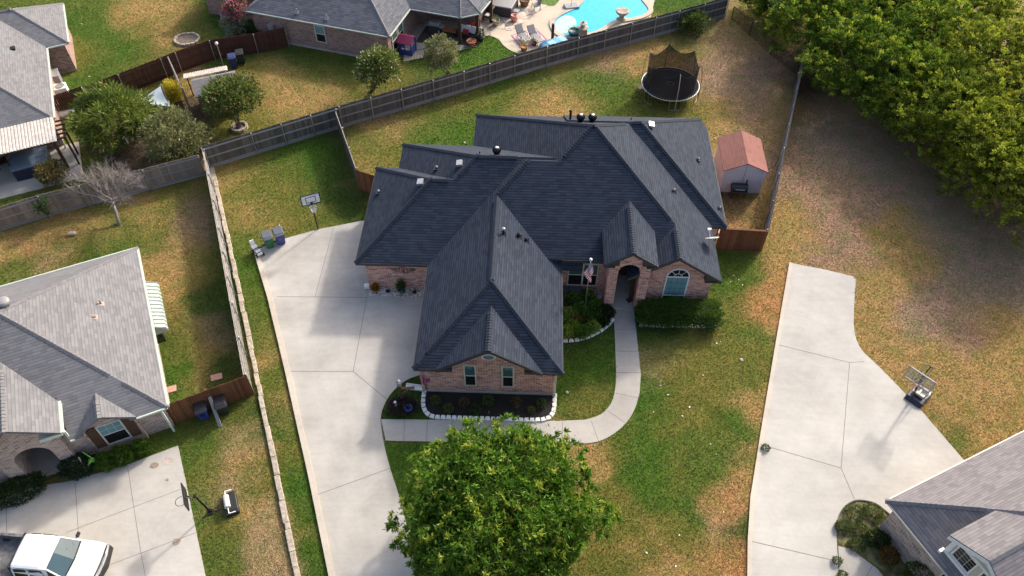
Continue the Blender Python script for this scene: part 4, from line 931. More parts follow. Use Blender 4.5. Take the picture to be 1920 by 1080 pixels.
# ------------------------------------------------------------------ fences
def fence(name, label, cat, pts, h, mat, side=1, post='steel', step=2.44, rails=3, railmat='fence_rail', group=None, plank=.14, rand=.02, postside=None, cap=False, slope=None):
    """board fence along ground points; rails and posts stand on the +side (left of the run direction)"""
    pts = [p[:2] for p in pts]; x0, y0 = pts[0]
    T = thing(name, label, cat, (x0, y0, 0), 0, group)
    pb, rb = MB(), MB(); posts = []
    carry = 0
    for i in range(len(pts)-1):
        a, c = Vector((pts[i][0]-x0, pts[i][1]-y0, 0)), Vector((pts[i+1][0]-x0, pts[i+1][1]-y0, 0))
        d = c-a; L = d.length; d.normalize(); n = Vector((-d.y, d.x, 0))*side
        k = max(1, round(L/plank))
        for j in range(k):
            m = a+d*(L*(j+.5)/k); hh = h+random.uniform(-rand, rand)
            pb.obox(m+n*random.uniform(-.006, .006)+Vector((0, 0, hh/2+.02)), d, (random.uniform(-.006, .006)*d.x, random.uniform(-.006, .006)*d.y, 1), L/k-.008, .018, hh)
        for r_ in range(rails):
            zz = .25+(h-.45)*r_/(rails-1); rb.obox((a+c)/2+n*.045+Vector((0, 0, zz)), d, (0, 0, 1), L, .045, .09)
        rb.obox((a+c)/2+n*.035+Vector((0, 0, .09)), d, (0, 0, 1), L, .03, .14)
        if cap: rb.obox((a+c)/2+Vector((0, 0, h+.05)), d, (0, 0, 1), L, .13, .035)
        m = max(1, round(L/step))
        for j in range(m+(1 if i == len(pts)-2 else 0)): posts.append((a+d*(L*j/m)+n*.1, d))
    pb.build('board_panel', mat, T); rb.build('rails', railmat, T)
    for p, d in posts:
        q = MB(); q.k = 0
        if post == 'steel': q.path([p, p+Vector((0, 0, h-.03))], .034, 7); q.lathe(p+Vector((0, 0, h-.04)), [(.045, 0), (.045, .05), (.01, .07)], 7)
        else: q.obox(p+Vector((0, 0, h/2)), d, (0, 0, 1), .1, .1, h)
        q.build('post', M[post], T)
    return T
gp = lambda l: [G(u, v) for u, v in l]
fence('board_fence', 'long weathered grey board fence running from the corner lot past the trampoline to the woods', 'fence',
      gp([(390, 322), (480, 293), (640, 242), (753, 208), (867, 173), (960, 143), (1077, 108), (1175, 80), (1262, 55), (1353, 28)]), 1.85, 'fence_grey', -1)
fence('board_fence', 'weathered tan board fence behind the bare grey tree', 'fence', gp([(-30, 452), (0, 443), (93, 413), (167, 393), (283, 362), (384, 334)]), 1.75, 'fence_tan', -1)
fence('board_fence', 'dark stained maroon board fence with galvanised posts beside the small garden shed', 'fence', gp([(99, 231), (233, 183), (310, 152), (337, 140), (400, 117), (480, 104), (538, 92)]), 1.7, 'fence_maroon', -1, railmat='fence_maroon')
fence('board_fence', 'grey board fence from the long fence down to the red gate, seen nearly edge on', 'fence', gp([(632, 247), (672, 357)]), 1.8, 'fence_grey', 1)
fence('board_fence', 'short red brown board fence joining the left wing of the main house', 'fence', gp([(672, 359), (712, 372)]), 1.75, 'fence_red', 1, post='fence_red', railmat='fence_red')
fence('board_fence', 'silvery board fence along the bare brown lot, seen nearly edge on', 'fence', gp([(1427, 466), (1466, 268), (1494, 138)]), 1.85, 'fence_grey', 1)
fence('board_fence', 'short dark red brown board fence at the right end of the main house', 'fence', gp([(1342, 463), (1426, 467)]), 1.75, 'fence_red', 1, post='fence_red', railmat='fence_red', cap=True)
fence('board_fence', 'pale weathered board fence along the limestone wall west of the main drive', 'fence', gp([(392, 325), (421, 470), (448, 610), (475, 743)]), 1.8, 'fence_pale', 1)
fence('board_fence', 'orange brown board fence behind the two neighbour bins', 'fence', gp([(332, 801), (478, 745)]), 1.75, 'fence_red', 1, post='fence_red', railmat='fence_red')
# open timber gate frame between the two back gardens
a, c = Vector(G(325, 150)), Vector(G(352, 208)); d, L = unit(a, c)
T = thing('timber_gate', 'weathered open timber gate frame beside the yellow bush', 'gate', a)
q = MB(); q.obox(d*.05+Vector((0, 0, .85)), d, (0, 0, 1), .1, .1, 1.8); q.obox(d*L+Vector((0, 0, .85)), d, (0, 0, 1), .1, .1, 1.8); q.build('post', 'fence_rail', T)
q = MB()
for zz in (.3, .95, 1.65): q.obox(d*L/2+Vector((0, 0, zz)), d, (0, 0, 1), L, .05, .12)
q.path([(0, 0, 1.6), d*L+Vector((0, 0, .35))], .035, 4); q.build('rail', 'fence_rail', T)
q = MB()
for k in range(9): q.obox(d*(L*(k+.5)/9)+Vector((.05, .02, .95)), d, (0, 0, 1), .13, .02, 1.5)
q.build('board_panel', 'fence_tan', T)
# chain-link fence under the trees
pts = [Vector(G(u, v)) for u, v in ((1366, 32), (1400, 62), (1440, 98), (1494, 140))]
T = thing('chain_link_fence', 'low dark chain link fence at the back corner under the woods', 'fence', pts[0])
for i, p in enumerate(pts): q = MB(); q.path([p-pts[0], p-pts[0]+Vector((0, 0, 1.2))], .035, 6); q.build('post', 'blackm', T)
q = MB()
for i in range(3): q.path([pts[i]-pts[0]+Vector((0, 0, 1.17)), pts[i+1]-pts[0]+Vector((0, 0, 1.17))], .025, 5)
q.build('top_rail', 'blackm', T)
q = MB()
for i in range(3): q.poly([pts[i]-pts[0], pts[i+1]-pts[0], pts[i+1]-pts[0]+Vector((0, 0, 1.15)), pts[i]-pts[0]+Vector((0, 0, 1.15))])
q.build('mesh_panel', 'chain', T)
# limestone retaining wall west of the drive: rough stones in one course
T = thing('stone_wall', 'low pale limestone retaining wall between the two front yards', 'wall', G(396, 322))
wpts = [Vector(G(u, v)) for u, v in ((396, 320), (430, 462), (458, 590), (487, 725), (516, 860), (545, 995), (572, 1125))]
q = MB(); o0 = wpts[0]
for i in range(len(wpts)-1):
    d, L = unit(wpts[i], wpts[i+1]); n = Vector((-d.y, d.x, 0)); s_ = 0
    while s_ < L-.05:
        l = min(random.uniform(.5, 1.3), L-s_); ww = .25+random.uniform(-.03, .03); hh = .16+random.uniform(-.02, .03)
        q.obox(wpts[i]-o0+d*(s_+l/2)+n*(.0+random.uniform(-.025, .025))+Vector((0, 0, hh/2-.05)), d, (random.uniform(-.02, .02), random.uniform(-.02, .02), 1), l-.006, ww, hh+.1); s_ += l
q.build('stones', 'stone', T, bevel=.03)

# ------------------------------------------------------------------ trees and plants: leaf by leaf
def leaf_mesh(name, parent, P, D, L, W, C, kind=None):
    """diamond leaves: base points P, directions D, lengths L, widths W, colours C (all n x ...)"""
    n = len(P); D = D/np.linalg.norm(D, axis=1)[:, None]
    q = rng.normal(size=(n, 3)); s = np.cross(D, q); s /= np.linalg.norm(s, axis=1)[:, None]+1e-9
    up = np.cross(s, D)
    L = np.broadcast_to(L, (n,))[:, None]; W = np.broadcast_to(W, (n,))[:, None]
    co = np.empty((n, 4, 3)); co[:, 0] = P; co[:, 1] = P+D*L*.5+s*W*.5+up*L*.06; co[:, 2] = P+D*L; co[:, 3] = P+D*L*.5-s*W*.5+up*L*.06
    me = bpy.data.meshes.new(name); fast_mesh(me, co.reshape(-1, 3), np.arange(n*4).reshape(n, 4))
    setcol(me, np.clip(np.repeat(C, 4, 0), .002, 1)); me.materials.append(M['leaf'])
    o = bpy.data.objects.new(name, me); COL.objects.link(o); o.parent = parent
    if kind: o['kind'] = kind
    return o
def sph(n):
    v = rng.normal(size=(n, 3)); return v/np.linalg.norm(v, axis=1)[:, None]
def clumps_in(c, r, n, low=-.6, jit=.25):
    """clump centres over an ellipsoid of radii r round c"""
    v = sph(n*3); v = v[v[:, 2] > low][:n]
    k = rng.uniform(.45, 1.0, (len(v), 1))**.6
    return np.array(c)+v*np.array(r)*k*(1-jit*rng.uniform(0, 1, (len(v), 1)))
def spray_leaves(cl, cr, nspr, nlf, L, W, ca, cb, tipcol, tipf, srad=.26):
    """crown built of leafy sprays: each spray a small fan of leaves with one tone of its own"""
    Ps, Ds, Cs = [], [], []; ctr = cl.mean(0)-np.array([0, 0, 1.2])
    for c, r_ in zip(cl, cr):
        o_ = c-ctr; o_ = o_/(np.linalg.norm(o_)+.01); ct = rng.uniform(0, 1)
        v = sph(nspr)+o_*.55+np.array([0, 0, .25]); v /= np.linalg.norm(v, axis=1)[:, None]
        sp_ = c+v*r_*rng.uniform(.55, 1.15, (nspr, 1))*np.array([1, 1, .75])
        for p, d0 in zip(sp_, v):
            d = sph(nlf)*.75+d0*.65+o_*.3+np.array([0, 0, .2]); Ps.append(p+sph(nlf)*srad*rng.uniform(.1, 1, (nlf, 1))*np.array([1, 1, .55])); Ds.append(d)
            t = np.clip(.55*ct+.25*rng.uniform()+rng.uniform(0, .3, nlf), 0, 1); col = mixcol(ca, cb, t)*rng.uniform(.6, 1.2)
            if rng.uniform() < tipf: col = mixcol(cb, tipcol, rng.uniform(.2, 1, nlf))*rng.uniform(.85, 1.15)
            Cs.append(col*rng.uniform(.8, 1.2, (nlf, 1)))
    P = np.concatenate(Ps); n = len(P)
    return P, np.concatenate(Ds), L*rng.uniform(.6, 1.35, n), W*rng.uniform(.7, 1.3, n), np.concatenate(Cs)
def mixcol(a, b, t): return np.array(a)*(1-t)[:, None]+np.array(b)*t[:, None]
def crown_leaves(cl, cr, per, L, W, ca, cb, out=.8, droop=.0, cvar=.35, tipcol=None, tipf=0):
    Ps, Ds, Cs = [], [], []
    ctr = cl.mean(0)
    for c, r_ in zip(cl, cr):
        v = sph(per); rad = rng.uniform(.25, 1, (per, 1))**.5
        v[:, 2] *= .8
        Ps.append(c+v*r_*rad); o_ = (c-ctr); o_ = o_/(np.linalg.norm(o_)+.01)
        Ds.append(v*out+o_*.5+rng.normal(size=(per, 3))*.45+np.array([0, 0, -droop+.25]))
        t = np.clip(rng.uniform(0, 1)*.65+rng.uniform(0, cvar, per), 0, 1); col = mixcol(ca, cb, t)*rng.uniform(.75, 1.25, (per, 1))
        if tipf:
            k = (rng.uniform(0, 1, per) < tipf) & (rad[:, 0] > .75); col[k] = np.array(tipcol)*rng.uniform(.7, 1.15, (k.sum(), 1))
        Cs.append(col)
    P = np.concatenate(Ps); D = np.concatenate(Ds); C = np.concatenate(Cs)
    n = len(P); return P, D, L*rng.uniform(.6, 1.35, n), W*rng.uniform(.7, 1.3, n), C
def limbs(mb, base, top, rad, cl, n=8, r0=.35):
    """trunk from base to top, then curved tapering limbs to some of the clumps"""
    base, top = Vector(base), Vector(top); mid = (base+top)/2+Vector((random.uniform(-.12, .12), random.uniform(-.12, .12), 0))
    mb.path([base+Vector((0, 0, -.1)), base+Vector((0, 0, .12)), mid, top], [rad*1.5, rad*1.1, rad*.85, rad*.65], 8)
    ks = list(range(len(cl))); random.shuffle(ks)
    for k in ks[:n]:
        e = Vector(cl[k]); st = mid.lerp(top, random.uniform(.4, 1)); m_ = st.lerp(e, .5)+Vector((random.uniform(-.2, .2), random.uniform(-.2, .2), .15))
        mb.path([st, m_, e], [rad*.55, rad*.33, rad*.1], 5)
def tree(name, label, cat, u, v, zc, rad, ht, ncl, per, L, W, ca, cb, group=None, low=-.6, clr=.42, trunk=.14, stems=1, base=None, bark='bark', zlow=.8, spray=False, **k):
    """(u, v) where the crown's middle (height zc) sits in the survey; the trunk stands below it unless base is given"""
    x, y, _ = G(u, v, zc) if base is None else G(*base)
    T = thing(name, label, cat, (x, y, 0), random.uniform(0, 0), group)
    cx, cy = G(u, v, zc)[0]-x, G(u, v, zc)[1]-y
    cl = clumps_in((cx, cy, zc), (rad, rad, ht/2), ncl, low); cl[:, 2] = np.maximum(cl[:, 2], zlow*.6)
    cr = rng.uniform(.55, 1.4, len(cl))*clr*rad
    q = MB()
    for s_ in range(stems):
        a = s_*6.28/stems; o_ = Vector((.12*math.cos(a), .12*math.sin(a), 0)) if stems > 1 else Vector((0, 0, 0))
        limbs(q, o_, o_*2.2+Vector((cx*.6, cy*.6, max(zc-ht*.28, .3))), trunk/(stems**.5), cl, max(4, 10//stems))
    q.build('trunk', bark, T, True)
    leaf_mesh('crown', T, *(spray_leaves(cl, cr, 15, per//15, L, W, ca, cb, k['tipcol'], k['tipf']) if spray else crown_leaves(cl, cr, per, L, W, ca, cb, **k)))
    return T
# large shade tree in the front lawn: leaf rosettes at every twig end
x, y, _ = G(944, 958, 3.4)
T = thing('shade_tree', 'large bright green shade tree with star shaped leaf clusters in the front lawn', 'tree', (x, y, 0))
NB = 92; ii = np.arange(NB)+.5; ph_ = np.arccos(1-1.5*ii/NB); th_ = 10.1664*ii; bd = np.stack([np.cos(th_)*np.sin(ph_), np.sin(th_)*np.sin(ph_), np.cos(ph_)], 1)+rng.normal(size=(NB, 3))*.09
bc = np.array([0, 0, 3.2])+bd*np.array([3.42, 3.42, 2.4])*rng.uniform(.66, 1.1, (len(bd), 1)); br_ = rng.uniform(.5, 1.2, len(bd))
tl, il = [], []
for c, r_ in zip(bc, br_):
    k = int(33*r_); v = sph(k); o_ = (c-np.array([0, 0, 2.6])); o_ /= np.linalg.norm(o_)
    v = v+o_*.45; v /= np.linalg.norm(v, axis=1)[:, None]
    tl.append(c+v*r_*np.array([1, 1, .85])*rng.uniform(.8, 1.15, (k, 1))); il.append(c+sph(14)*r_*rng.uniform(.1, .7, (14, 1)))
tips = np.concatenate(tl); inn = np.concatenate(il)
Pl, Dl, Cl, Ll, Wl = [], [], [], [], []
for pts_, npl, sc, inner in ((tips, 18, 1.15, False), (inn, 24, .9, True)):
    for p in pts_:
        ax_ = p-np.array([0, 0, 2.4]); ax_ /= np.linalg.norm(ax_); ax_ = ax_+np.array([0, 0, .5])
        k = npl; d = sph(k)+ax_*(.7 if not inner else .3); t = rng.uniform(0, 1)
        Pl.append(p+rng.normal(size=(k, 3))*(.04 if not inner else .3)-d*.05); Dl.append(d)
        young = rng.uniform() < .26 and not inner; tone = rng.uniform(.68, 1.2)
        base_c = mixcol((.06, .16, .013), (.155, .28, .024), np.clip(t*.75+rng.uniform(0, .3, k), 0, 1))*tone
        if young: base_c = mixcol((.22, .32, .03), (.42, .46, .065), rng.uniform(0, 1, k))
        Cl.append(base_c*rng.uniform(.75, 1.2, (k, 1))); Ll.append(.245*sc*rng.uniform(.65, 1.25, k)); Wl.append(.068*sc*rng.uniform(.8, 1.3, k))
q = MB(); limbs(q, (0, 0, 0), (0.1, 0, 2.3), .2, inn, 22); q.build('trunk', 'bark', T, True)
leaf_mesh('crown', T, np.concatenate(Pl), np.concatenate(Dl), np.concatenate(Ll), np.concatenate(Wl), np.concatenate(Cl))

# the woods along the right edge: each tree on its own
GA, GB = (.028, .080, .008), (.155, .255, .02); YA, YB = (.075, .105, .014), (.30, .315, .03)
woods = [(1535, 42, 4.0, 'bright green woodland tree at the corner where the chain link and silvery fences meet', 0),
         (1612, 108, 4.1, 'dark green woodland tree overhanging the bare lot just right of the silvery fence end', 0),
         (1698, 148, 4.1, 'green woodland tree with low drooping skirts on the shaded edge of the bare lot', .1),
         (1780, 208, 4.1, 'olive green woodland tree in the middle of the shaded wood edge', .4),
         (1862, 272, 4.1, 'yellowish woodland tree on the lot edge, second from the right frame edge', .65),
         (1945, 335, 4.3, 'dark olive woodland tree nearest the viewer at the right frame edge', .5),
         (1640, 22, 4.0, 'bright green tree behind the front row of woodland, above the dark green overhanging tree', .05),
         (1735, 72, 4.3, 'tallest bright green tree in the middle of the woods', .1),
         (1832, 128, 4.5, 'yellow green tree in the second row of the woods', .6),
         (1920, 205, 4.6, 'bright yellow green tree against the right frame edge', .9),
         (1560, -28, 4.0, 'green tree at the top edge of the picture above the chain link fence', .15),
         (1700, -35, 4.2, 'green tree cut by the top frame edge in the middle of the woods', .15),
         (1800, -5, 4.2, 'lime green tree at the top of the woods left of the pale clearing', .45),
         (1930, 110, 4.4, 'yellow tipped tree below the pale clearing at the upper right', .85),
         (1455, -22, 2.9, 'small green tree at the top frame edge left of the woods', .1),
         (2010, 300, 4.6, 'olive tree mostly outside the right frame edge', .7)]
for u, v, r_, lab, yv in woods:
    ca = tuple(np.array(GA)*(1-yv)+np.array(YA)*yv); cb = tuple(np.array(GB)*(1-yv)+np.array(YB)*yv)
    tree('woodland_tree', lab, 'tree', u, v, 3.1*r_/4.2, r_, 5.4*r_/4.2, 88, 375, .19, .09, ca, cb, 'woodland trees along the right edge', low=-.75, clr=.235, trunk=.2, tipcol=(.40, .44, .045), tipf=.30+.2*yv, zlow=.7, spray=True)
# garden trees behind
CA, CB = (.06, .10, .016), (.17, .21, .04)
tree('crape_myrtle', 'round crape myrtle with white blossom in front of the brown brick house', 'tree', 708, 127, 2.6, 1.65, 2.9, 60, 80, .20, .11, CA, CB, base=(695, 173), stems=5, trunk=.13, low=-.5, clr=.28, tipcol=(.62, .6, .42), tipf=.16)
tree('crape_myrtle', 'small grey green crape myrtle beside the patio rail', 'tree', 822, 104, 2.2, 1.35, 2.6, 45, 80, .17, .09, (.10, .12, .05), (.24, .26, .11), base=(836, 141), stems=4, trunk=.09, low=-.6, clr=.32, tipcol=(.36, .25, .13), tipf=.1)
tree('crape_myrtle', 'spreading dark green crape myrtle in a stone tree ring by the long grey fence', 'tree', 430, 189, 2.3, 1.95, 2.5, 60, 85, .21, .11, (.045, .085, .016), (.15, .19, .04), base=(446, 246), stems=5, trunk=.13, low=-.5, clr=.3, tipcol=(.36, .2, .08), tipf=.06)
tree('garden_tree', 'feathery bright green tree with arching sprays beside the sail', 'tree', 207, 226, 2.2, 2.7, 3.8, 70, 110, .38, .085, (.04, .085, .014), (.17, .22, .035), stems=3, trunk=.12, low=-.9, clr=.24, out=1.2, tipcol=(.3, .33, .05), tipf=.2, zlow=.5)
tree('garden_shrub', 'broad grey green shrub with pale tips behind the tan fence corner', 'shrub', 318, 262, 1.7, 2.15, 3.0, 60, 120, .26, .075, (.08, .105, .035), (.25, .27, .10), stems=4, trunk=.09, low=-.9, clr=.28, tipcol=(.42, .36, .2), tipf=.2, zlow=.4)
tree('pink_crape_myrtle', 'pink flowering crape myrtle above the maroon fence', 'tree', 437, 24, 2.2, 1.15, 1.5, 30, 70, .18, .11, (.07, .11, .03), (.17, .19, .06), base=(436, 62), stems=3, trunk=.08, low=-.5, clr=.32, tipcol=(.55, .12, .24), tipf=.7)
tree('garden_shrub', 'grey blue shrub under the pink crape myrtle', 'shrub', 437, 60, .9, 1.0, 1.5, 24, 80, .2, .07, (.10, .14, .10), (.26, .30, .22), low=-.9, clr=.36, trunk=.05, zlow=.3)
tree('garden_shrub', 'dark low shrub against the corner of the brown brick house', 'shrub', 465, 62, .6, .85, 1.0, 20, 70, .16, .08, (.03, .06, .015), (.09, .13, .03), low=-.9, clr=.36, trunk=.05, zlow=.2)
tree('yellow_bush', 'bright yellow leaved bush next to the timber gate', 'shrub', 316, 178, .9, .85, 1.7, 30, 80, .2, .09, (.42, .34, .03), (.62, .54, .05), low=-.9, clr=.36, trunk=.05, zlow=.3)
tree('garden_shrub', 'small reddish green shrub beside the covered patio and hot tub', 'shrub', 95, 332, .9, 1.0, 1.7, 24, 80, .17, .08, (.09, .09, .03), (.2, .18, .05), low=-.9, clr=.36, trunk=.05, tipcol=(.3, .14, .04), tipf=.2, zlow=.3)
tree('garden_shrub', 'dark green shrub with a dead limb against the long grey fence near the woods', 'shrub', 1296, 38, .9, 1.25, 1.7, 26, 80, .2, .09, (.03, .06, .012), (.09, .13, .02), low=-.9, clr=.36, trunk=.05, zlow=.3)
tree('climbing_plant', 'dark green climber hanging over the tan fence', 'plant', 78, 396, 1.3, .38, 1.5, 10, 70, .13, .07, (.025, .06, .02), (.07, .12, .04), low=-.9, clr=.6, trunk=.03, zlow=.4)
# bare grey tree
bx, by, _ = G(222, 431)
T = thing('bare_tree', 'leafless pale grey tree on the lawn behind the pale grey roof', 'tree', (bx, by, 0))
ex, ey, _ = G(192, 322, 2.6); q = MB(); tw = MB()
def grow(p, d, L, r_, n):
    e = p+d*L; m_ = p.lerp(e, .5)+Vector((random.uniform(-1, 1), random.uniform(-1, 1), random.uniform(-.3, .6)))*L*.07
    (q if n > 2 else tw).path([p, m_, e], [r_, r_*.8, r_*.6], 5 if n > 2 else 3, n > 2)
    if n == 0: return
    for k in range(random.choice((3, 3, 4))):
        nd = (d+Vector((random.gauss(0, .5), random.gauss(0, .5), random.gauss(.12, .35)))).normalized()
        grow(p.lerp(e, random.uniform(.55, 1)), nd, L*random.uniform(.62, .85), r_*.6, n-1)
tip = Vector(((ex-bx)*.45, (ey-by)*.45, 1.25)); q.path([(0, 0, -.1), tip*.5+Vector((.05, 0, 0)), tip], [.12, .09, .075], 8)
for k in range(7): grow(tip*random.uniform(.7, 1), Vector((random.gauss(-.1, .5), random.gauss(.1, .5), .95)).normalized(), 1.08, .036, 5)
q.build('trunk', 'barepale', T, True); tw.build('twigs', 'barepale', T)
# clipped hedge by the arched window
def bush(name, label, cat, x, y, rx, ry, h, n, L, W, ca, cb, rz=0, sq=2.0, group=None, tipcol=None, tipf=0, z0=.0, stem=True):
    T = thing(name, label, cat, (x, y, 0), rz, group)
    v = sph(n); v[:, 2] = np.abs(v[:, 2])*np.where(rng.uniform(0, 1, n) < .75, 1, -.8)
    if sq != 2: m = (np.abs(v)**sq).sum(1)**(1/sq); v = v/m[:, None]
    lum = 1+.07*np.sin(v[:, 0]*7+rx)+.06*np.sin(v[:, 1]*8+v[:, 2]*6)
    P = v*np.array([rx, ry, h*.5])*(lum*rng.uniform(.78, 1.03, n))[:, None]+np.array([0, 0, h*.5+z0])
    P[:, 2] = np.maximum(P[:, 2], .03)
    D = v*.8+rng.normal(size=(n, 3))*.55+np.array([0, 0, .35]); t = rng.uniform(0, 1, n)
    C = mixcol(ca, cb, t)*rng.uniform(.7, 1.25, (n, 1))
    if tipf: k = rng.uniform(0, 1, n) < tipf; C[k] = np.array(tipcol)*rng.uniform(.7, 1.2, (k.sum(), 1))
    leaf_mesh('foliage', T, P, D, L*rng.uniform(.7, 1.3, n), W*rng.uniform(.7, 1.3, n), C)
    if stem:
        q = MB()
        for k in range(5): a = k*1.256; q.path([(.05*math.cos(a), .05*math.sin(a), 0), (rx*.4*math.cos(a), ry*.4*math.sin(a), h*.55+z0)], [.025, .012], 5)
        q.build('stems', 'bark', T)
    return T
hx_, hy_, _ = FM.l2w(8.6, 27.55)
bush('clipped_hedge', 'long dark green clipped hedge under the arched window', 'hedge', hx_, hy_, 2.2, .88, 1.1, 20000, .10, .055, (.028, .075, .012), (.12, .205, .03), FM.a, 4.5)
for lab, (u, v), r_ in (('clipped round bush nearest the orange brown fence', (268, 843), .44), ('largest round clipped bush in the middle under the shuttered window', (231, 860), .53), ('round clipped bush next to the coiled green hose', (203, 872), .5)):
    x, y, _ = G(u, v, .5); bush('round_bush', lab, 'bush', x, y, r_, r_*.92, r_*1.75, 4200, .07, .042, (.03, .085, .010), (.13, .23, .025), 0, 2.2)
x, y, _ = G(150, 885, .4); bush('garden_shrub', 'dark straggly shrub beside the arched porch', 'shrub', x, y, .75, .6, .95, 1500, .2, .06, (.012, .035, .018), (.045, .085, .035))
x, y, _ = G(36, 930, .4); bush('garden_shrub', 'dark broad hedge shrub at the left frame edge below the arched porch', 'shrub', x, y, 1.15, .6, .9, 3800, .12, .06, (.015, .04, .012), (.05, .09, .02), R(25), 3)
x, y, _ = G(1735, 1080, .5); bush('round_bush', 'olive clipped bush at the bottom frame edge beside the brown brick wall', 'bush', x, y, .75, .75, 1.2, 3200, .09, .05, (.03, .05, .008), (.13, .15, .025), 0, 2.4)
x, y, _ = G(1672, 1035, .3); bush('garden_shrub', 'small rusty leaved shrub in the island bed', 'shrub', x, y, .42, .42, .6, 800, .12, .06, (.10, .07, .02), (.24, .13, .03))
x, y, _ = G(1650, 1005, .3); bush('garden_shrub', 'small dark green shrub against the brick wall in the island bed', 'shrub', x, y, .5, .42, .6, 1000, .12, .06, (.012, .035, .008), (.045, .085, .015))
for lab, u, v, r_ in (('low weed clump at the head of the island bed', 1608, 955, .5), ('weed clump along the curved edge of the island bed', 1640, 952, .45), ('weedy patch at the left rim of the island bed', 1584, 982, .35), ('weed clump near the wall end in the island bed', 1660, 975, .42), ('pale weed clump in the middle of the island bed', 1618, 988, .4), ('weed clump by the lower rim of the island bed', 1612, 1015, .4)):
    x, y, _ = G(u, v, .1); bush('weed_clump', lab, 'weeds', x, y, r_, r_*.8, .24, 620, .1, .045, (.05, .09, .02), (.15, .18, .06), 0, 2, 'weeds in the island bed', stem=False)
for lab, u, v in (('green weed tuft in the drive joint beside the island bed', 1574, 1046), ('green weed tuft at the bottom edge of the neighbour walk', 1584, 1072), ('weed tuft at the left end of the drive joint', 1438, 836)):
    x, y, _ = G(u, v, .05); bush('weed_clump', lab, 'weeds', x, y, .2, .16, .22, 240, .09, .04, (.04, .09, .02), (.13, .17, .05), stem=False)
# flower bed beside the walk
fb = [(1072, 560, .35, 'g'), (1100, 556, .4, 'g'), (1068, 590, .45, 'y'), (1088, 580, .4, 'g'), (1076, 612, .42, 'y'), (1100, 600, .4, 'd'), (1118, 575, .45, 'g'), (1135, 585, .48, 'k'), (1122, 598, .4, 'd'), (1062, 622, .38, 'y'), (1092, 622, .38, 'g'), (1112, 612, .36, 'y'), (1084, 603, .3, 'r'), (1130, 600, .36, 'k'), (1056, 604, .4, 'g')]
kinds = dict(g=('leafy mid green plant', (.05, .14, .015), (.18, .32, .04)), y=('lime green leafy plant', (.13, .25, .03), (.36, .46, .07)), d=('dark green plant', (.03, .08, .012), (.10, .18, .03)), k=('blackish green shrub next to the walk', (.012, .028, .008), (.04, .065, .015)), r=('rusty leaved plant', (.12, .08, .02), (.26, .16, .05)))
for u, v, r_, k in fb:
    x, y, _ = G(u, v, .3); lab, ca, cb = kinds[k]
    bush('bed_plant', lab+' in the flower bed round the flagpole', 'plant', x, y, r_, r_, .65, 560, .15, .09, ca, cb, group='flower bed plants round the flagpole, '+lab, stem=True)
# mulch bed plants
for lab, u, v, r_, ca, cb in (('small yellow green plant at the left end of the mulch bed', 819, 752, .2, (.06, .11, .02), (.17, .24, .05)), ('small plant at the front left of the mulch bed', 843, 768, .22, (.06, .1, .02), (.16, .2, .05)),
        ('brownish plant below the left garage window', 872, 757, .24, (.1, .07, .03), (.2, .14, .06)), ('dark green bushy plant at the front of the mulch bed', 893, 770, .26, (.02, .06, .015), (.06, .13, .03)),
        ('green plant in the middle of the mulch bed', 918, 754, .28, (.04, .09, .015), (.11, .19, .03)), ('brownish plant below the right garage window', 970, 756, .26, (.09, .08, .03), (.18, .15, .05)),
        ('small yellow plant at the front right of the mulch bed', 999, 768, .14, (.14, .15, .03), (.26, .26, .06)), ('small green plant at the right end of the mulch bed', 1018, 757, .22, (.05, .1, .02), (.13, .2, .04))):
    x, y, _ = G(u, v, .15); bush('bed_plant', lab, 'plant', x, y, r_, r_, r_*1.6, 200, .12, .055, ca, cb, group='mulch bed plants')
x, y, _ = G(800, 716, .9); T = bush('flowering_stem', 'tall stem with magenta flowers at the left corner of the garage front', 'plant', x, y, .26, .2, .25, 160, .1, .06, (.5, .05, .35), (.75, .2, .6), z0=1.0)

# ------------------------------------------------------------------ yard objects
def wheelie_bin(label, u, v, ang, body, lid, group=None):
    x, y, _ = G(u, v); T = thing('wheelie_bin', label, 'bin', (x, y, 0), R(ang), group)
    b = MB(); lo, hi = (.22, .25), (.29, .36)
    p = [(-lo[0], -lo[1], .06), (lo[0], -lo[1], .06), (lo[0], lo[1], .06), (-lo[0], lo[1], .06), (-hi[0], -hi[1], .98), (hi[0], -hi[1], .98), (hi[0], hi[1], .98), (-hi[0], hi[1], .98)]
    b.add(p, [(3, 2, 1, 0), (4, 5, 6, 7), (0, 1, 5, 4), (1, 2, 6, 5), (2, 3, 7, 6), (3, 0, 4, 7)]); b.box(-.31, .31, -.38, .38, .93, .985); b.build('bin_body', body, T, bevel=.025)
    q = MB(); q.box(-.31, .31, -.4, .36, .99, 1.03); q.vprism([(-.4, 1.03), (.36, 1.03), (.25, 1.09), (-.28, 1.08)], 'x', -.26, .26); q.box(-.26, .26, -.47, -.4, 1.0, 1.03); q.build('lid', lid, T, bevel=.012)
    q = MB(); q.path([(-.27, .44, .93), (.27, .44, .93)], .018, 6); q.box(-.27, -.23, .34, .45, .9, .95); q.box(.23, .27, .34, .45, .9, .95); q.build('handle', lid, T)
    for sx in (-1, 1): q = MB(); q.path([(sx*.2, .3, .11), (sx*.27, .3, .11)], .11, 12); q.build('wheel', 'rubber', T)
    q = MB(); q.box(-.1, .1, -.338, -.318, .5, .68); q.build('emblem_plate', lid, T)
    return T
wheelie_bin('green wheelie bin with grey lid at the top corner of the main drive', 506, 466, 25, 'green', 'lid')
wheelie_bin('navy blue wheelie bin with grey lid at the top corner of the main drive', 527, 459, 25, 'navy', 'lid')
wheelie_bin('navy wheelie bin with black lid behind the leaning plank', 387, 786, 22, 'navy', 'black')
wheelie_bin('black wheelie bin against the orange brown fence beside the leaning plank', 424, 777, 22, 'dkgreen', 'black')
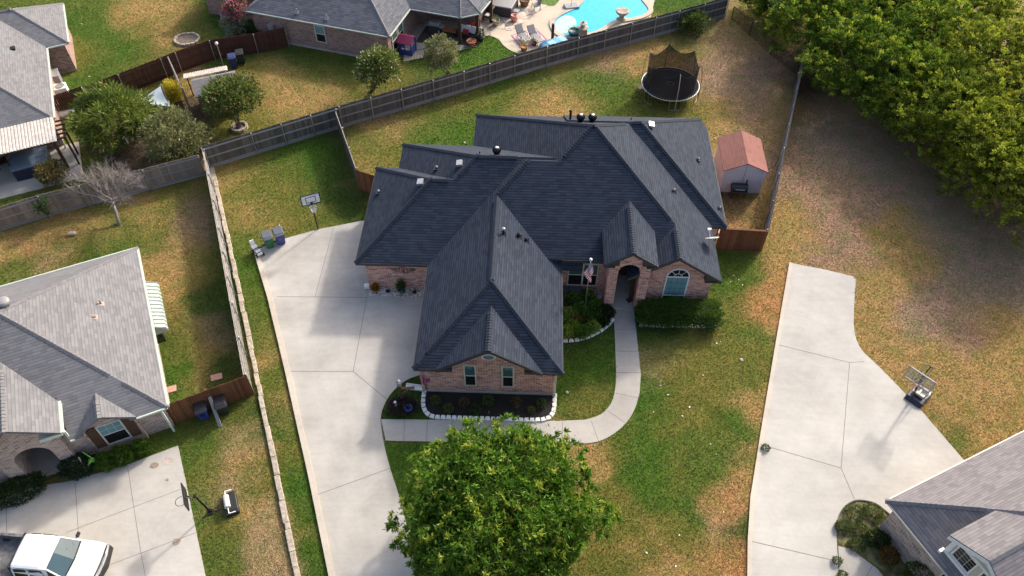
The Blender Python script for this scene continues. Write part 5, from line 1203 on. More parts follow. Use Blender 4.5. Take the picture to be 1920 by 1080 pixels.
wheelie_bin('navy wheelie bin in the shade beside the small garden shed', 436, 131, 18, 'inknavy', 'inknavy')
wheelie_bin('dark green wheelie bin against the maroon fence beside the navy one', 450, 123, 18, 'dkgreen', 'black')
p0, p1 = Vector(G(416, 806)), Vector(G(408, 770)); T = thing('leaning_plank', 'weathered grey plank leaning against the two neighbour bins', 'plank', p0)
q = MB(); q.obox((p1-p0)*.42+Vector((0, 0, .62)), (p1-p0)*.85+Vector((0, 0, 1.25)), (0, -.6, .6), 1.75, .17, .05); q.build('board', 'fence_rail', T)
# ride-on toy
x, y, _ = G(484, 481); T = thing('ride_on_toy', 'white and black striped ride-on toy with black wheels beside the green bin', 'toy', (x, y, 0), R(-50))
q = MB(); q.vprism([(-.4, .18), (.35, .16), (.42, .3), (.25, .42), (-.1, .36), (-.38, .5), (-.45, .4)], 'y', -.17, .17); q.build('seat_body', 'white', T, bevel=.03)
q = MB()
for k in range(5): q.box(-.3+k*.14, -.24+k*.14, -.178, .178, .2, .4)
q.build('stripes', 'black', T)
q = MB(); q.path([(.25, 0, .4), (.3, 0, .62)], .025, 6); q.path([(.3, -.2, .62), (.3, .2, .62)], .022, 6); q.build('handlebar', 'white', T)
q = MB(); q.vprism([(-.45, .4), (-.38, .5), (-.5, .8), (-.56, .78)], 'y', -.13, .13); q.build('backrest', 'white', T)
for sx, sy in ((-.28, -1), (-.28, 1), (.28, -1), (.28, 1)): q = MB(); q.path([(sx, sy*.17, .13), (sx, sy*.25, .13)], .13, 14); o = q.build('wheel', 'rubber', T); q = MB(); q.path([(sx, sy*.24, .13), (sx, sy*.256, .13)], .05, 10); q.build('hub', 'white', o)

def hoop(label, base, ang, rimz, bw, bh, reach, boardmat, framem, polem, rimm, polebend=0, lean=0, weight=None, net=True, target='black'):
    """basketball stand; local +x is the way the board faces"""
    T = thing('basketball_hoop', label, 'basketball hoop', (base[0], base[1], 0), R(ang))
    zt = rimz+.15
    q = MB(); q.path([(0, 0, 0), (lean*.6, 0, zt*.6), (lean, 0, zt)], .045, 8); q.build('pole', polem, T)
    bx_ = lean+reach; q = MB()
    for sy in (-.12, .12): q.path([(lean, sy*.4, zt-.25), (bx_-.04, sy, rimz+.1)], .022, 5); q.path([(lean, sy*.4, zt), (bx_-.04, sy, rimz+.55)], .022, 5)
    q.build('arm', 'blackm', T)
    z0 = rimz-.12; q = MB(); q.box(bx_-.015, bx_+.015, -bw/2, bw/2, z0, z0+bh); bo = q.build('backboard', boardmat, T)
    q = MB()
    for a in (-1, 1): q.box(bx_-.03, bx_+.03, a*bw/2-.03, a*bw/2+.03, z0-.03, z0+bh+.03)
    q.box(bx_-.03, bx_+.03, -bw/2, bw/2, z0-.03, z0+.03); q.box(bx_-.03, bx_+.03, -bw/2, bw/2, z0+bh-.03, z0+bh+.03); q.build('frame', framem, bo)
    q = MB(); t0 = z0+.13
    for a in (-1, 1): q.box(bx_+.016, bx_+.022, a*.29-.022, a*.29+.022, t0, t0+.44)
    q.box(bx_+.016, bx_+.0225, -.29, .29, t0, t0+.04); q.box(bx_+.016, bx_+.0225, -.29, .29, t0+.4, t0+.44); q.build('target_square', target, bo)
    q = MB(); q.ring((bx_+.17+.23, 0, rimz), .23, .012, 22); q.box(bx_+.015, bx_+.19, -.07, .07, rimz-.05, rimz+.01); q.build('rim', rimm, T)
    if net:
        q = MB()
        for k in range(12):
            a = k*math.pi/6
            for s_ in (-1, 1): q.path([(bx_+.4+.23*math.cos(a), .23*math.sin(a), rimz), (bx_+.4+.15*math.cos(a+s_*.4), .15*math.sin(a+s_*.4), rimz-.25), (bx_+.4+.11*math.cos(a+s_*.7), .11*math.sin(a+s_*.7), rimz-.42)], .012, 3)
        q.build('net', 'white', T)
    return T
hoop('basketball hoop with white black framed board on a thin black pole', G(595.6, 433.5), -68, 2.72, 1.12, .74, .45, 'white', 'black', 'blackm', 'blackm', target='black')
T = hoop('portable basketball hoop with clear board and pale red rim beside the right-hand drive', G(1709, 748), -129, 2.12, 1.36, .86, -.55, 'acrylic', 'silver', 'blackm', 'rimred', lean=1.05, net=False, target='silver') if False else None
x, y, _ = G(1712, 746)
T = thing('basketball_hoop', 'portable basketball hoop with clear board and pale red rim beside the right-hand drive', 'basketball hoop', (x, y, 0), R(-137))
HX = .5
q = MB(); q.path([(.12, -.1, .08), (.1, -.2, 1.1), (.02, -.3, 2.2)], .055, 8); q.path([(-1.0, .1, .15), (-.1, -.1, 1.4)], .03, 6); q.path([(-1.0, -.2, .15), (-.1, -.2, 1.3)], .03, 6); q.build('pole', 'blackm', T)
q = MB()
for sy in (-.16, .16): q.path([(.0, -.3+sy*.5, 2.2), (HX, -.3+sy, 2.62)], .028, 5); q.path([(-.05, -.3+sy*.5, 2.0), (HX, -.3+sy, 2.15)], .028, 5); q.path([(-.6, -.3+sy*.9, 2.35), (HX, -.3+sy, 2.5)], .026, 5)
q.path([(-.6, -.44, 2.35), (-.6, -.16, 2.35)], .03, 5); q.path([(-.6, -.3, 2.35), (0, -.3, 1.7)], .03, 5)
q.build('arm', 'blackm', T)
by_ = -.3; q = MB(); q.box(HX, HX+.02, by_-.68, by_+.68, 1.9, 2.74); bo = q.build('backboard', 'acrylic', T)
q = MB()
for a in (-1, 1): q.box(HX-.015, HX+.035, by_+a*.68-.03, by_+a*.68+.03, 1.87, 2.77)
q.box(HX-.015, HX+.035, by_-.68, by_+.68, 1.87, 1.93); q.box(HX-.015, HX+.035, by_-.68, by_+.68, 2.71, 2.77); q.build('frame', 'grey', bo)
q = MB()
for a in (-1, 1): q.box(HX+.022, HX+.03, by_+a*.29-.025, by_+a*.29+.025, 2.03, 2.47)
q.box(HX+.022, HX+.031, by_-.29, by_+.29, 2.03, 2.07); q.box(HX+.022, HX+.031, by_-.29, by_+.29, 2.43, 2.47); q.build('target_square', 'grey', bo)
q = MB(); q.ring((HX+.42, by_, 2.02), .23, .014, 24); q.box(HX+.03, HX+.2, by_-.07, by_+.07, 1.97, 2.03); q.build('rim', 'rimred', T)
q = MB(); q.vprism([(-1.15, .02), (.12, .02), (.14, .12), (-.05, .24), (-1.1, .28), (-1.18, .14)], 'y', -.42, .5); q.build('base', 'inkblue', T, bevel=.04)
q = MB(); q.box(-.85, -.3, -.3, .3, .3, .36); q.box(-.85, -.75, -.3, .3, .3, .5); q.box(-.4, -.3, -.3, .3, .3, .46); q.box(-.8, -.35, -.05, .05, .3, .45); q.path([(-.9, .35, .4), (-.6, .45, .5), (-.35, .4, .38)], .04, 6); q.build('ballast_frame', 'offwhite', T)
x, y, _ = G(399, 966)
T = thing('basketball_hoop', 'portable basketball hoop with black board seen from behind beside the left-hand drive', 'basketball hoop', (x, y, 0), R(203))
q = MB(); q.path([(0, 0, .05), (.08, 0, .9), (.16, 0, 1.75)], .05, 8); q.path([(.165, 0, 1.75), (.17, 0, 1.95)], .056, 8); q.build('pole', 'blackm', T)
q = MB(); q.path([(.1, 0, 1.6), (.5, -.1, 1.95)], .035, 5); q.path([(.1, 0, 1.75), (.5, .1, 2.15)], .035, 5); q.build('arm', 'blackm', T)
q = MB(); q.box(.5, .55, -.55, .55, 1.75, 2.45); bo = q.build('backboard', 'black', T); q = MB(); q.box(.55, .57, -.56, .56, 1.74, 2.46); q.build('board_face', 'silver', bo)
q = MB(); q.ring((.8, 0, 1.85), .23, .014, 22); q.box(.56, .6, -.06, .06, 1.8, 1.86); q.build('rim', 'blackm', T)
q = MB(); q.path([(0, 0, .12), (-.9, -.15, .16)], .018, 5); q.path([(0, 0, .06), (-.9, .2, .1)], .018, 5); q.box(-.09, .1, -.16, .16, 0, .07); q.build('strut', 'blackm', T)
q = MB(); q.vprism([(-.62, .02), (.62, .02), (.58, .2), (.4, .26), (-.4, .26), (-.58, .2)], 'y', -1.3, -.68); q.v = [(p[1], p[0], p[2]) for p in q.v]; q.build('base', 'black', T, bevel=.04)
q = MB(); q.path([(-.86, -.34, .4), (-.86, .3, .4)], .14, 12); q.build('ballast_roll', 'offwhite', T)
q = MB(); q.path([(-.86, -.34, .4), (-.86, -.6, .36), (-1.15, -.6, .3)], .03, 6); q.path([(-.86, .3, .4), (-.86, .6, .36), (-1.15, .58, .3)], .03, 6); q.build('strap', 'white', T)

# trampoline
x, y, _ = G(1250, 172); T = thing('trampoline', 'round black trampoline with safety net on the dry back lawn', 'trampoline', (x, y, 0), R(8))
q = MB(); q.lathe((0, 0, .84), [(1.82, -.01), (1.82, .0), (.02, .001)], 40); q.build('jumping_mat', 'matfab', T)
q = MB(); q.ring((0, 0, .846), .26, .03, 28, 4); q.build('mat_ring', 'silver', T)
q = MB(); q.lathe((0, 0, .86), [(1.8, 0), (2.06, .015), (2.06, -.02), (1.8, -.02)], 44); q.build('spring_cover', 'matfab', T)
q = MB(); q.ring((0, 0, .84), 2.12, .02, 48, 8); q.build('rim', 'silver', T, True)
q = MB()
for k in range(60): a = k*math.pi/30; q.path([(2.02*math.cos(a), 2.02*math.sin(a), .88), (2.13*math.cos(a), 2.13*math.sin(a), .85)], .014, 4)
q.build('springs', 'silver', T)
pk = [k*math.pi/3+.45 for k in range(6)]
for k, a in enumerate(pk):
    q = MB(); c, s = math.cos(a), math.sin(a); q.path([(2.2*c, 2.2*s, .1), (2.22*c, 2.22*s, .9), (2.2*c, 2.2*s, 2.0), (2.04*c, 2.04*s, 2.85), (1.9*c, 1.9*s, 2.97)], .022, 6); q.build('net_pole', 'blackm' if k % 2 else 'silver', T)
    q = MB(); q.path([(2.14*math.cos(a+d_), 2.14*math.sin(a+d_), zz) for d_, zz in ((-.2, .84), (-.2, .04), (0, .03), (.2, .04), (.2, .84))], .016, 6); q.build('leg', 'steel', T)
q = MB(); n = 60
tops = []
for i in range(n+1):
    a = pk[0]+2*math.pi*i/n; f = (i % 10)/10; sag = .55*4*f*(1-f)**1; rr_ = 1.88-.1*4*f*(1-f); tops.append((rr_*math.cos(a), rr_*math.sin(a), 2.95-sag))
for i in range(n):
    a0, a1 = pk[0]+2*math.pi*i/n, pk[0]+2*math.pi*(i+1)/n
    q.poly([(1.84*math.cos(a0), 1.84*math.sin(a0), .87), (1.84*math.cos(a1), 1.84*math.sin(a1), .87), tops[i+1], tops[i]])
q.build('safety_net', 'net', T, True)
q = MB(); q.path(tops, .014, 4, False); q.build('net_hem', 'blackm', T)
q = MB(); q.box(-2.5, -2.15, -.35, .1, .82, .86); q.path([(-2.2, -.3, .84), (-2.6, -.35, .1)], .02, 5); q.path([(-2.2, .1, .84), (-2.6, .05, .1)], .02, 5); q.build('ladder', 'blackm', T)

# red roofed garden shed
FS = Frame(13.55, 37.85, -3.0)
SH = hthing('garden_shed', 'pale lilac garden shed with pinkish red shingle roof beside the main house', 'shed', FS)
sr = [Roof(rect(-.05, 2.8, -.05, 3.3), 1.95, .46, (0, 2))]
q = MB(); sr[0].shell(q, .07); q.build('roof', 'shingle_red', SH)
q = MB(); q.box(.05, 2.7, .08, 3.15, 0, 1.93); q.vprism([(.05, 1.9), (2.7, 1.9), (1.375, 2.5)], 'y', .08, 3.15); q.build('wall', 'shedwall', SH)
q = MB()
for k in range(14): q.box(.06+k*.2, .07+k*.2, .07, .08, .02, 1.9)
q.build('siding_grooves', 'grey', SH)
q = MB(); q.box(1.36, 1.4, .065, .08, .05, 2.4); q.build('door_gap', 'grey', SH)
q = MB(); q.box(0, .08, .06, .1, 0, 1.95); q.box(2.65, 2.73, .06, .1, 0, 1.95); q.build('corner_trim', 'shedwall', SH)
x, y, _ = G(1380, 363); T = thing('smoker_grill', 'black barrel smoker grill standing in front of the lilac shed', 'grill', (x, y, 0), R(-4))
q = MB(); q.path([(-.5, 0, .72), (.5, 0, .72)], .29, 14); q.build('barrel', 'black', T); q = MB(); q.box(-.5, .5, -.5, -.22, .62, .66); q.build('shelf', 'black', T)
for sx in (-.4, .4):
    for sy in (-.22, .22): q = MB(); q.path([(sx, sy, 0), (sx, sy*.7, .55)], .025, 5); q.build('leg', 'blackm', T)
q = MB(); q.path([(.38, .05, .95), (.38, .05, 1.3)], .05, 8); q.build('chimney', 'blackm', T); q = MB(); q.path([(-.3, -.29, .78), (.3, -.29, .78)], .018, 5); q.build('handle', 'silver', T)
# brick edging strip and gutter splash beside the main house's east wall
T = thing('paver_strip', 'narrow strip of pale paving blocks between the main house and the lilac shed', 'paving', FM.l2w(11.95, 37, 0), FM.a)
q = MB()
for k in range(16): q.box(-.16, .16, -2.6+k*.33, -2.3+k*.33, 0, .07)
q.build('blocks', 'stone', T)

# flagpole
x, y, _ = G(1096, 588); T = thing('flagpole', 'thin silver flagpole with a limp striped flag in the front flower bed', 'flagpole', (x, y, 0))
q = MB(); q.path([(0, 0, 0), (0, 0, 2.2), (0, 0, 4.6)], [.035, .03, .022], 8); q.build('pole', 'steel', T, True)
q = MB(); q.lathe((0, 0, 4.58), [(.01, 0), (.07, .03), (.09, .09), (.07, .15), (.01, .18)], 12); q.build('finial', 'white', T, True)
q = MB(); nu, nv = 22, 16; uvs = []
for j in range(nv+1):
    for i in range(nu+1):
        s_, t_ = i/nu, j/nv
        drop = s_*(.62+.2*(1-t_)); fz = 4.47-(1-t_)*.62-drop
        fx = .03+.15*(1-t_)-s_*.34*(.6+.5*t_)+.05*math.sin(s_*9+t_*3)+.12*s_*(1-t_)
        q.v.append((fx, -.06-.10*s_+.07*math.sin(s_*11+t_*2), fz)); uvs.append((s_, t_))
for j in range(nv):
    for i in range(nu): a = j*(nu+1)+i; q.f.append((a, a+1, a+nu+2, a+nu+1)); q.m.append(0)
q.uv = uvs; q.build('flag', 'usflag', T, True)
# corner post with lantern, planter wheel
x, y, _ = G(757, 757); T = thing('lantern_post', 'dark wooden garden post with lantern and side arm at the drive corner', 'garden post', (x, y, 0), R(5))
q = MB(); q.box(-.06, .06, -.06, .06, 0, 1.7); q.build('post', 'wood_dark', T)
q = MB(); q.box(.06, .75, -.03, .03, 1.28, 1.44); q.path([(.06, 0, .9), (.55, 0, 1.3)], .025, 5); q.build('arm', 'wood_brown', T)
q = MB(); q.box(-.12, .12, -.12, .12, 1.7, 1.74); q.box(-.09, .09, -.09, .09, 1.74, 1.95); q.lathe((0, 0, 1.95), [(.17, 0), (.1, .09), (.02, .13)], 4); q.build('lantern', 'grey', T)
bush('bed_plant', 'purplish dark plant ring at the foot of the lantern post', 'plant', x+.05, y-.35, .75, .55, .4, 1200, .14, .05, (.02, .02, .02), (.09, .05, .06))
q = MB(); q.lathe((0, 0, 0), [(.13, 0), (.2, .3), (.22, .36), (.17, .36), (.15, .3)], 14); o = tag(q.build('plant_pot', 'navy', None), 'small blue pot in the dark plant ring by the lantern post', 'pot'); place(o, x+.38, y-.55, .05)
q = MB(); q.lathe((0, 0, 0), [(.05, 0), (.09, .1), (.05, .3), (.08, .36), (.02, .44)], 10); o = tag(q.build('garden_ornament', 'white', None), 'small white ornament in the dark plant ring by the lantern post', 'ornament'); place(o, x-.32, y-.25, .1)
x, y, _ = G(780, 729); T = thing('splash_block', 'white concrete splash block at the left garage corner', 'splash block', (x, y, 0), R(-8))
q = MB(); q.box(-.5, .5, -.17, .17, 0, .05); q.box(-.5, .5, .12, .17, .05, .12); q.box(-.5, .5, -.17, -.12, .05, .12); q.build('trough', 'whiteb', T, bevel=.01)
# white edging blocks, one by one
def edging(pxs, size, group, lab, closed=False, z=.12):
    pts = [Vector(G(u, v)) for u, v in pxs]; L = [0]
    for i in range(1, len(pts)): L.append(L[-1]+(pts[i]-pts[i-1]).length)
    n = max(2, int(L[-1]/size)); first = None
    for k in range(n):
        s_ = L[-1]*(k+.5)/n; i = max(j for j in range(len(L)) if L[j] <= s_); i = min(i, len(pts)-2)
        t = (s_-L[i])/(L[i+1]-L[i]); p = pts[i].lerp(pts[i+1], t); d = (pts[i+1]-pts[i]).normalized(); nrm_ = Vector((-d.y, d.x, 0))
        if first is None:
            q = MB(); q.prism([(-size*.47, -.12), (size*.47, -.12), (size*.36, .1), (-size*.36, .1)], 0, z); first = o = tag(q.build('edging_block', 'whiteb', None, bevel=.018), lab, 'edging block', group)
        else: o = first.copy(); COL.objects.link(o)
        o.location = p+Vector((0, 0, random.uniform(-.01, .01))); o.rotation_euler = (0, 0, math.atan2(d.y, d.x)+random.uniform(-.04, .04))
edging([(799, 732), (797, 745), (796, 757), (797, 766), (801, 775), (808, 781), (818, 784), (900, 786), (1000, 788), (1020, 787), (1032, 783), (1039, 774), (1041, 762), (1042, 738)], .285, 'white edging blocks round the mulch bed', 'white block in the row edging the black mulch bed below the garage windows')
edging(smooth_px([(1056, 639), (1080, 637), (1105, 630), (1128, 618), (1142, 606), (1150, 596)], 3), .3, 'white edging blocks round the flower bed', 'white block in the curved row edging the flagpole flower bed')
edging([(1205, 607), (1240, 609), (1300, 609), (1335, 608), (1347, 603)], .34, 'white edging blocks in front of the hedge', 'white block in the low row in front of the clipped hedge', z=.08)
# potted plants by the left wing
def pot(label, u, v, r_, h, mt, ca, cb, ph, n=260, L=.16, W=.07, tipcol=None, tipf=0):
    x, y, _ = G(u, v); T = thing('potted_plant', label, 'potted plant', (x, y, 0))
    q = MB(); q.lathe((0, 0, 0), [(r_*.65, 0), (r_*.95, h*.75), (r_, h*.8), (r_, h), (r_*.85, h), (r_*.8, h*.85)], 16); q.build('pot', mt, T, True)
    v_ = sph(n); v_[:, 2] = np.abs(v_[:, 2]); P = v_*np.array([r_*1.2, r_*1.2, ph])*rng.uniform(.2, 1, (n, 1))+np.array([0, 0, h]); C = mixcol(ca, cb, rng.uniform(0, 1, n))
    if tipf: k = rng.uniform(0, 1, n) < tipf; C[k] = np.array(tipcol)*rng.uniform(.7, 1.2, (k.sum(), 1))
    leaf_mesh('foliage', T, P, v_+rng.normal(size=(n, 3))*.3, L*rng.uniform(.7, 1.3, n), W, C); return T
pot('teal pot with a tall green plant on the gravel by the left wing', 754, 551, .2, .38, 'teal', (.03, .07, .015), (.1, .16, .03), .75)
pot('pot of orange and red flowers on the gravel by the left wing', 704, 548, .17, .22, 'orange', (.35, .1, .02), (.5, .28, .03), .3, tipcol=(.1, .12, .02), tipf=.3)
pot('small dark pot in the middle of the gravel bed', 728, 551, .1, .14, 'black', (.02, .03, .015), (.05, .06, .03), .12, 60, .08, .04)
pot('small dark pot at the right end of the gravel bed', 778, 552, .1, .14, 'black', (.02, .03, .015), (.05, .06, .03), .12, 60, .08, .04)
x, y, _ = G(690, 541); T = thing('gift_box', 'small white and pink box at the corner of the gravel bed', 'box', (x, y, 0), R(10))
q = MB(); q.box(-.2, .08, -.14, .14, 0, .2); q.build('box_body', 'white', T); q = MB(); q.obox((.2, 0, .22), (1, 0, .5), (-.5, 0, 1), .25, .26, .02); q.build('flap', 'pink', T)
# porch things
x, y = FM.l2w(5.95, 28.9)[:2]; T = thing('porch_sign', 'tall dark leaning sign board beside the front door', 'sign', (x, y, .09), FM.a)
q = MB(); q.obox((0, .1, .75), (0, .12, 1), (1, 0, 0), 1.5, .04, .22); q.build('board', 'wood_dark', T); q = MB(); q.obox((-.05, -.12, .03), (1, .5, 0), (0, 0, 1), .34, .3, .05); q.build('foot', 'wood_dark', T)
x, y = FM.l2w(5.85, 30.2)[:2]; q = MB(); T = bush('door_wreath', 'dark wreath like plant by the front door under the arch', 'plant', x, y, .22, .22, .4, 200, .12, .05, (.03, .03, .02), (.09, .05, .03), z0=1.4)
# sloped dark panel in the flower bed against the house
x, y = FM.l2w(2.35, 28.75)[:2]; T = thing('cellar_cover', 'sloping dark grey panel under the double front window', 'panel', (x, y, 0), FM.a)
q = MB(); q.vprism([(-.55, 0), (.55, 0), (.55, .62), (-.55, .1)], 'x', -.8, .75); q.build('panel', 'trim_dark', T); q = MB(); q.obox((0, 0, .372), (0, 1, .473), (1, 0, 0), 1.2, .02, .05); q.build('rib', 'black', T)
# stepping slabs by the west neighbour
for lab, u, v in (('pink paving slab against the pale grey house corner', 322, 737), ('pink paving slab on the grass under the stone wall fence', 408, 713)):
    x, y, _ = G(u, v); q = MB(); q.box(-.3, .3, -.2, .2, 0, .05); o = tag(q.build('paving_slab', 'pinktile', None, bevel=.01), lab, 'slab'); place(o, x, y, 0, R(20))
x, y, _ = G(135, 448); q = MB(); q.obox((0, 0, .1), (1, 0, 0), (0, 0, 1), .5, .32, .2); o = tag(q.build('rock', 'stone', None, bevel=.09), 'single pale rock on the dry lawn near the tan fence', 'rock'); place(o, x, y, 0, R(10))
x, y, _ = G(1009, 736); q = MB(); q.obox((0, 0, .04), (1, 0, 0), (0, 0, 1), .3, .25, .1)
# hose and reel by the round bushes
x, y, _ = G(180, 882, .3); T = thing('garden_hose', 'coiled bright green hose beside the round clipped bushes', 'hose', (x, y, 0), R(20))
q = MB(); pts = []
for i in range(120): a = i*.35; rr_ = .3+.05*math.sin(i*.7); pts.append((rr_*.55*math.cos(a)+.04*math.sin(i*.21), .06*math.sin(a*2)+.1*math.sin(i*.1), .5+rr_*1.15*math.sin(a)))
pts += [(.1, .1, 1.0), (-.15, .3, 1.3)]
q.path(pts, .025, 5, True); q.build('coil', 'hose', T)
q = MB(); q.path([(-.42, -.12, 0), (-.34, .1, 1.25)], .035, 5); q.build('stake', 'board_beige', T)
# stone tree rings
def stone_ring(label, u, v, r_, n, h=.22, sx=1.0):
    x, y, _ = G(u, v); T = thing('stone_ring', label, 'tree ring', (x, y, 0))
    q = MB()
    for k in range(n):
        a = 2*math.pi*k/n; q.obox((r_*sx*math.cos(a), r_*math.sin(a), h/2), (-math.sin(a)*sx, math.cos(a), random.uniform(-.05, .05)), (random.uniform(-.1, .1), 0, 1), 2*math.pi*r_/n*.95, .18, h*random.uniform(.8, 1.15))
    q.build('stones', 'stone', T, bevel=.03); q = MB(); q.lathe((0, 0, 0), [(r_*.98, 0), (r_*.9, .1), (.02, .14)], 18, sx); q.build('soil', 'soil', T)
stone_ring('oval ring of pale stones round bare soil on the far lawn', 347, 82, .82, 15, .22, 1.15)
stone_ring('pale stone ring round the foot of the dark green crape myrtle', 447, 246, .5, 10, .25)
# ground spots: sprinkler covers and scraps on the lawn
for lab, u, v, r_ in (('pale round sprinkler cover on the dry front lawn', 1391, 671, .16), ('white sprinkler cover on the lawn behind the left wing', 868, 269, .14), ('white drain cap beside the east eave', 1338, 257, .13), ('white cap on the far green lawn', 148, 54, .12), ('white cap on the far lawn near the feathery tree', 163, 152, .12), ('pale stone on the grass inside the walk bend', 1065, 735, .14)):
    x, y, _ = G(u, v); q = MB(); r_ *= .75; q.lathe((0, 0, 0), [(r_, 0), (r_*.9, .04), (.02, .06)], 10); o = tag(q.build('ground_cap', 'stone', None, True), lab, 'cap'); place(o, x, y)
scr = None
for k, (u, v) in enumerate([(1375, 512), (1385, 521), (1370, 525), (1392, 530), (1118, 833), (1134, 833), (1228, 770), (1282, 777), (1295, 760), (1335, 829), (1346, 848), (1300, 865), (1326, 972), (1278, 1000), (1217, 1034), (1272, 1059), (1361, 956), (1378, 906), (1372, 1000), (1240, 720), (1255, 738), (1345, 640), (1320, 700), (1352, 637), (1360, 745), (595, 440), (523, 427)]):
    x, y, _ = G(u, v)
    if scr is None: q = MB(); q.add([(-.06, -.03, .03), (.05, -.04, .05), (.07, .03, .035), (-.04, .05, .055)], [(0, 1, 2, 3)]); scr = o = tag(q.build('paper_scrap', 'white', None), 'tiny white scrap lying on the front lawn grass', 'litter', 'white scraps scattered on the lawn')
    else: o = scr.copy(); COL.objects.link(o)
    o.location = (x, y, 0); o.rotation_euler = (0, 0, k*1.3); o.scale = (.55+.25*math.sin(k),)*3
q = MB()
for k in range(4): q.obox((k*.09, random.uniform(-.03, .03), .03), (.35, 1, 0), (0, 0, 1), .3, .05, .04)
o = tag(q.build('stake_bundle', 'white', None), 'bundle of white stakes at the walk end of the hedge', 'stakes'); place(o, *G(1201, 607)[:2])

# ------------------------------------------------------------------ pickup truck (its tail leaves the picture)
T = thing('pickup_truck', 'white pickup truck with dark dusty bed parked on the left-hand drive', 'truck', (-21.5, 12.98, 0), R(-4))
def loft(mb, secs):
    """secs: list of closed rings with the same number of points"""
    n = len(secs[0]); o = len(mb.v)
    for r_ in secs: mb.v += [tuple(p) for p in r_]
    for i in range(len(secs)-1):
        for k in range(n): mb.f.append((o+i*n+k, o+i*n+(k+1) % n, o+(i+1)*n+(k+1) % n, o+(i+1)*n+k)); mb.m.append(mb.k)
    mb.f.append(tuple(o+k for k in reversed(range(n)))); mb.f.append(tuple(o+(len(secs)-1)*n+k for k in range(n))); mb.m += [mb.k]*2
def ringx(x, hw, z0, z1, rnd=.1, tap=.0):
    return [(x, -hw, z0), (x, hw, z0), (x, hw, z1-rnd), (x, hw-rnd*.4, z1-rnd*.3), (x, hw-rnd-tap, z1), (x, 0, z1+.03), (x, -hw+rnd+tap, z1), (x, -hw+rnd*.4, z1-rnd*.3), (x, -hw, z1-rnd)]
q = MB(); loft(q, [ringx(x, w_, .38, z1) for x, w_, z1 in ((-.08, .95, 1.12), (.1, .96, 1.14), (2.0, .96, 1.14), (2.2, .955, 1.13), (2.9, .93, 1.09), (3.25, .89, 1.04), (3.36, .84, .98))]); q.build('body', 'carpaint', T, True, weld=True).modifiers.new('n', 'WEIGHTED_NORMAL')
def ringc(x, hb, ht_, zb, zt): return [(x, -hb, zb), (x, hb, zb), (x, (hb+ht_)/2+.01, (zb+zt)/2), (x, ht_, zt-.05), (x, ht_-.1, zt), (x, 0, zt+.025), (x, -ht_+.1, zt), (x, -ht_, zt-.05), (x, -(hb+ht_)/2-.01, (zb+zt)/2)]
q = MB(); loft(q, [ringc(.0, .93, .72, 1.12, 1.74), ringc(.12, .93, .74, 1.12, 1.83), ringc(1.3, .93, .75, 1.12, 1.84), ringc(1.55, .93, .74, 1.12, 1.79), ringc(1.62, .93, .73, 1.12, 1.74)]); q.build('cab', 'carpaint', T, weld=True)
q = MB(); q.poly([(2.22, -.83, 1.15), (2.3, 0, 1.17), (2.22, .83, 1.15), (1.63, .68, 1.76), (1.68, 0, 1.80), (1.63, -.68, 1.76)]); q.poly([(1.62, .93, 1.12), (2.24, .86, 1.12), (1.63, .72, 1.72)]); q.poly([(1.62, -.93, 1.12), (1.63, -.72, 1.72), (2.24, -.86, 1.12)]); q.build('windscreen', 'carglass', T)
q = MB()
for sg in (-1, 1):
    q.path([(2.24, sg*.86, 1.13), (1.63, sg*.71, 1.76)], .035, 6)
q.build('pillar', 'carpaint', T)
q = MB(); q.path([(2.24, -.84, 1.145), (2.32, 0, 1.165), (2.24, .84, 1.145)], .03, 5); q.path([(2.2, -.3, 1.2), (1.95, .35, 1.48)], .012, 4); q.path([(2.22, .35, 1.19), (2.0, .7, 1.38)], .012, 4); q.build('wiper', 'black', T)
for sg in (-1, 1):
    q = MB()
    for x0, x1, s1 in ((.12, .72, .72), (.8, 1.52, 1.42)): q.poly([(x0, sg*.925, 1.17), (x1, sg*.925, 1.17), (s1, sg*.79, 1.68), (x0+.04, sg*.79, 1.68)])
    q.build('side_window', 'glass_dark', T)
    q = MB(); q.obox((2.0, sg*1.1, 1.18), (0, 1, 0), (0, 0, 1), .22, .1, .17); q.path([(1.95, sg*.92, 1.12), (2.0, sg*1.06, 1.15)], .025, 5); q.build('mirror', 'black', T, bevel=.03)
    q = MB(); q.path([(.3, sg*.8, 1.72), (.7, sg*.81, 1.73)], .018, 5); q.path([(.8, sg*.81, 1.73), (1.4, sg*.8, 1.7)], .018, 5); q.build('rain_visor', 'black', T)
    q = MB(); q.obox((3.36, sg*.62, .86), (0, 1, -.0), (0, 0, 1), .36, .1, .2); q.build('headlight', 'silver', T, bevel=.02)
q = MB(); loft(q, [[(3.3, -.92, .45), (3.44, -.88, .45), (3.44, -.88, .72), (3.3, -.92, .75)], [(3.48, 0, .42), (3.58, 0, .45), (3.58, 0, .72), (3.48, 0, .75)], [(3.3, .92, .45), (3.44, .88, .45), (3.44, .88, .72), (3.3, .92, .75)]]); q.build('bumper', 'black', T)
q = MB(); q.path([(3.34, -.84, .8), (3.45, -.4, .82), (3.47, 0, .83), (3.45, .4, .82), (3.34, .84, .8)], .05, 6); q.build('grille', 'silver', T)
q = MB(); q.path([(3.37, -.82, .97), (3.43, -.4, 1.0), (3.45, 0, 1.01), (3.43, .4, 1.0), (3.37, .82, .97)], .03, 6); q.build('bonnet_seam', 'black', T)
q = MB()
for sg in (-1, 1): q.path([(2.28, sg*.8, 1.155), (2.9, sg*.77, 1.118), (3.3, sg*.72, 1.06)], .007, 4); q.path([(2.33, sg*.3, 1.165), (2.9, sg*.26, 1.135), (3.3, sg*.22, 1.085)], .005, 4); q.path([(1.6, sg*.935, 1.14), (1.6, sg*.965, .5)], .008, 4); q.path([(.1, sg*.94, 1.14), (.1, sg*.968, .5)], .008, 4)
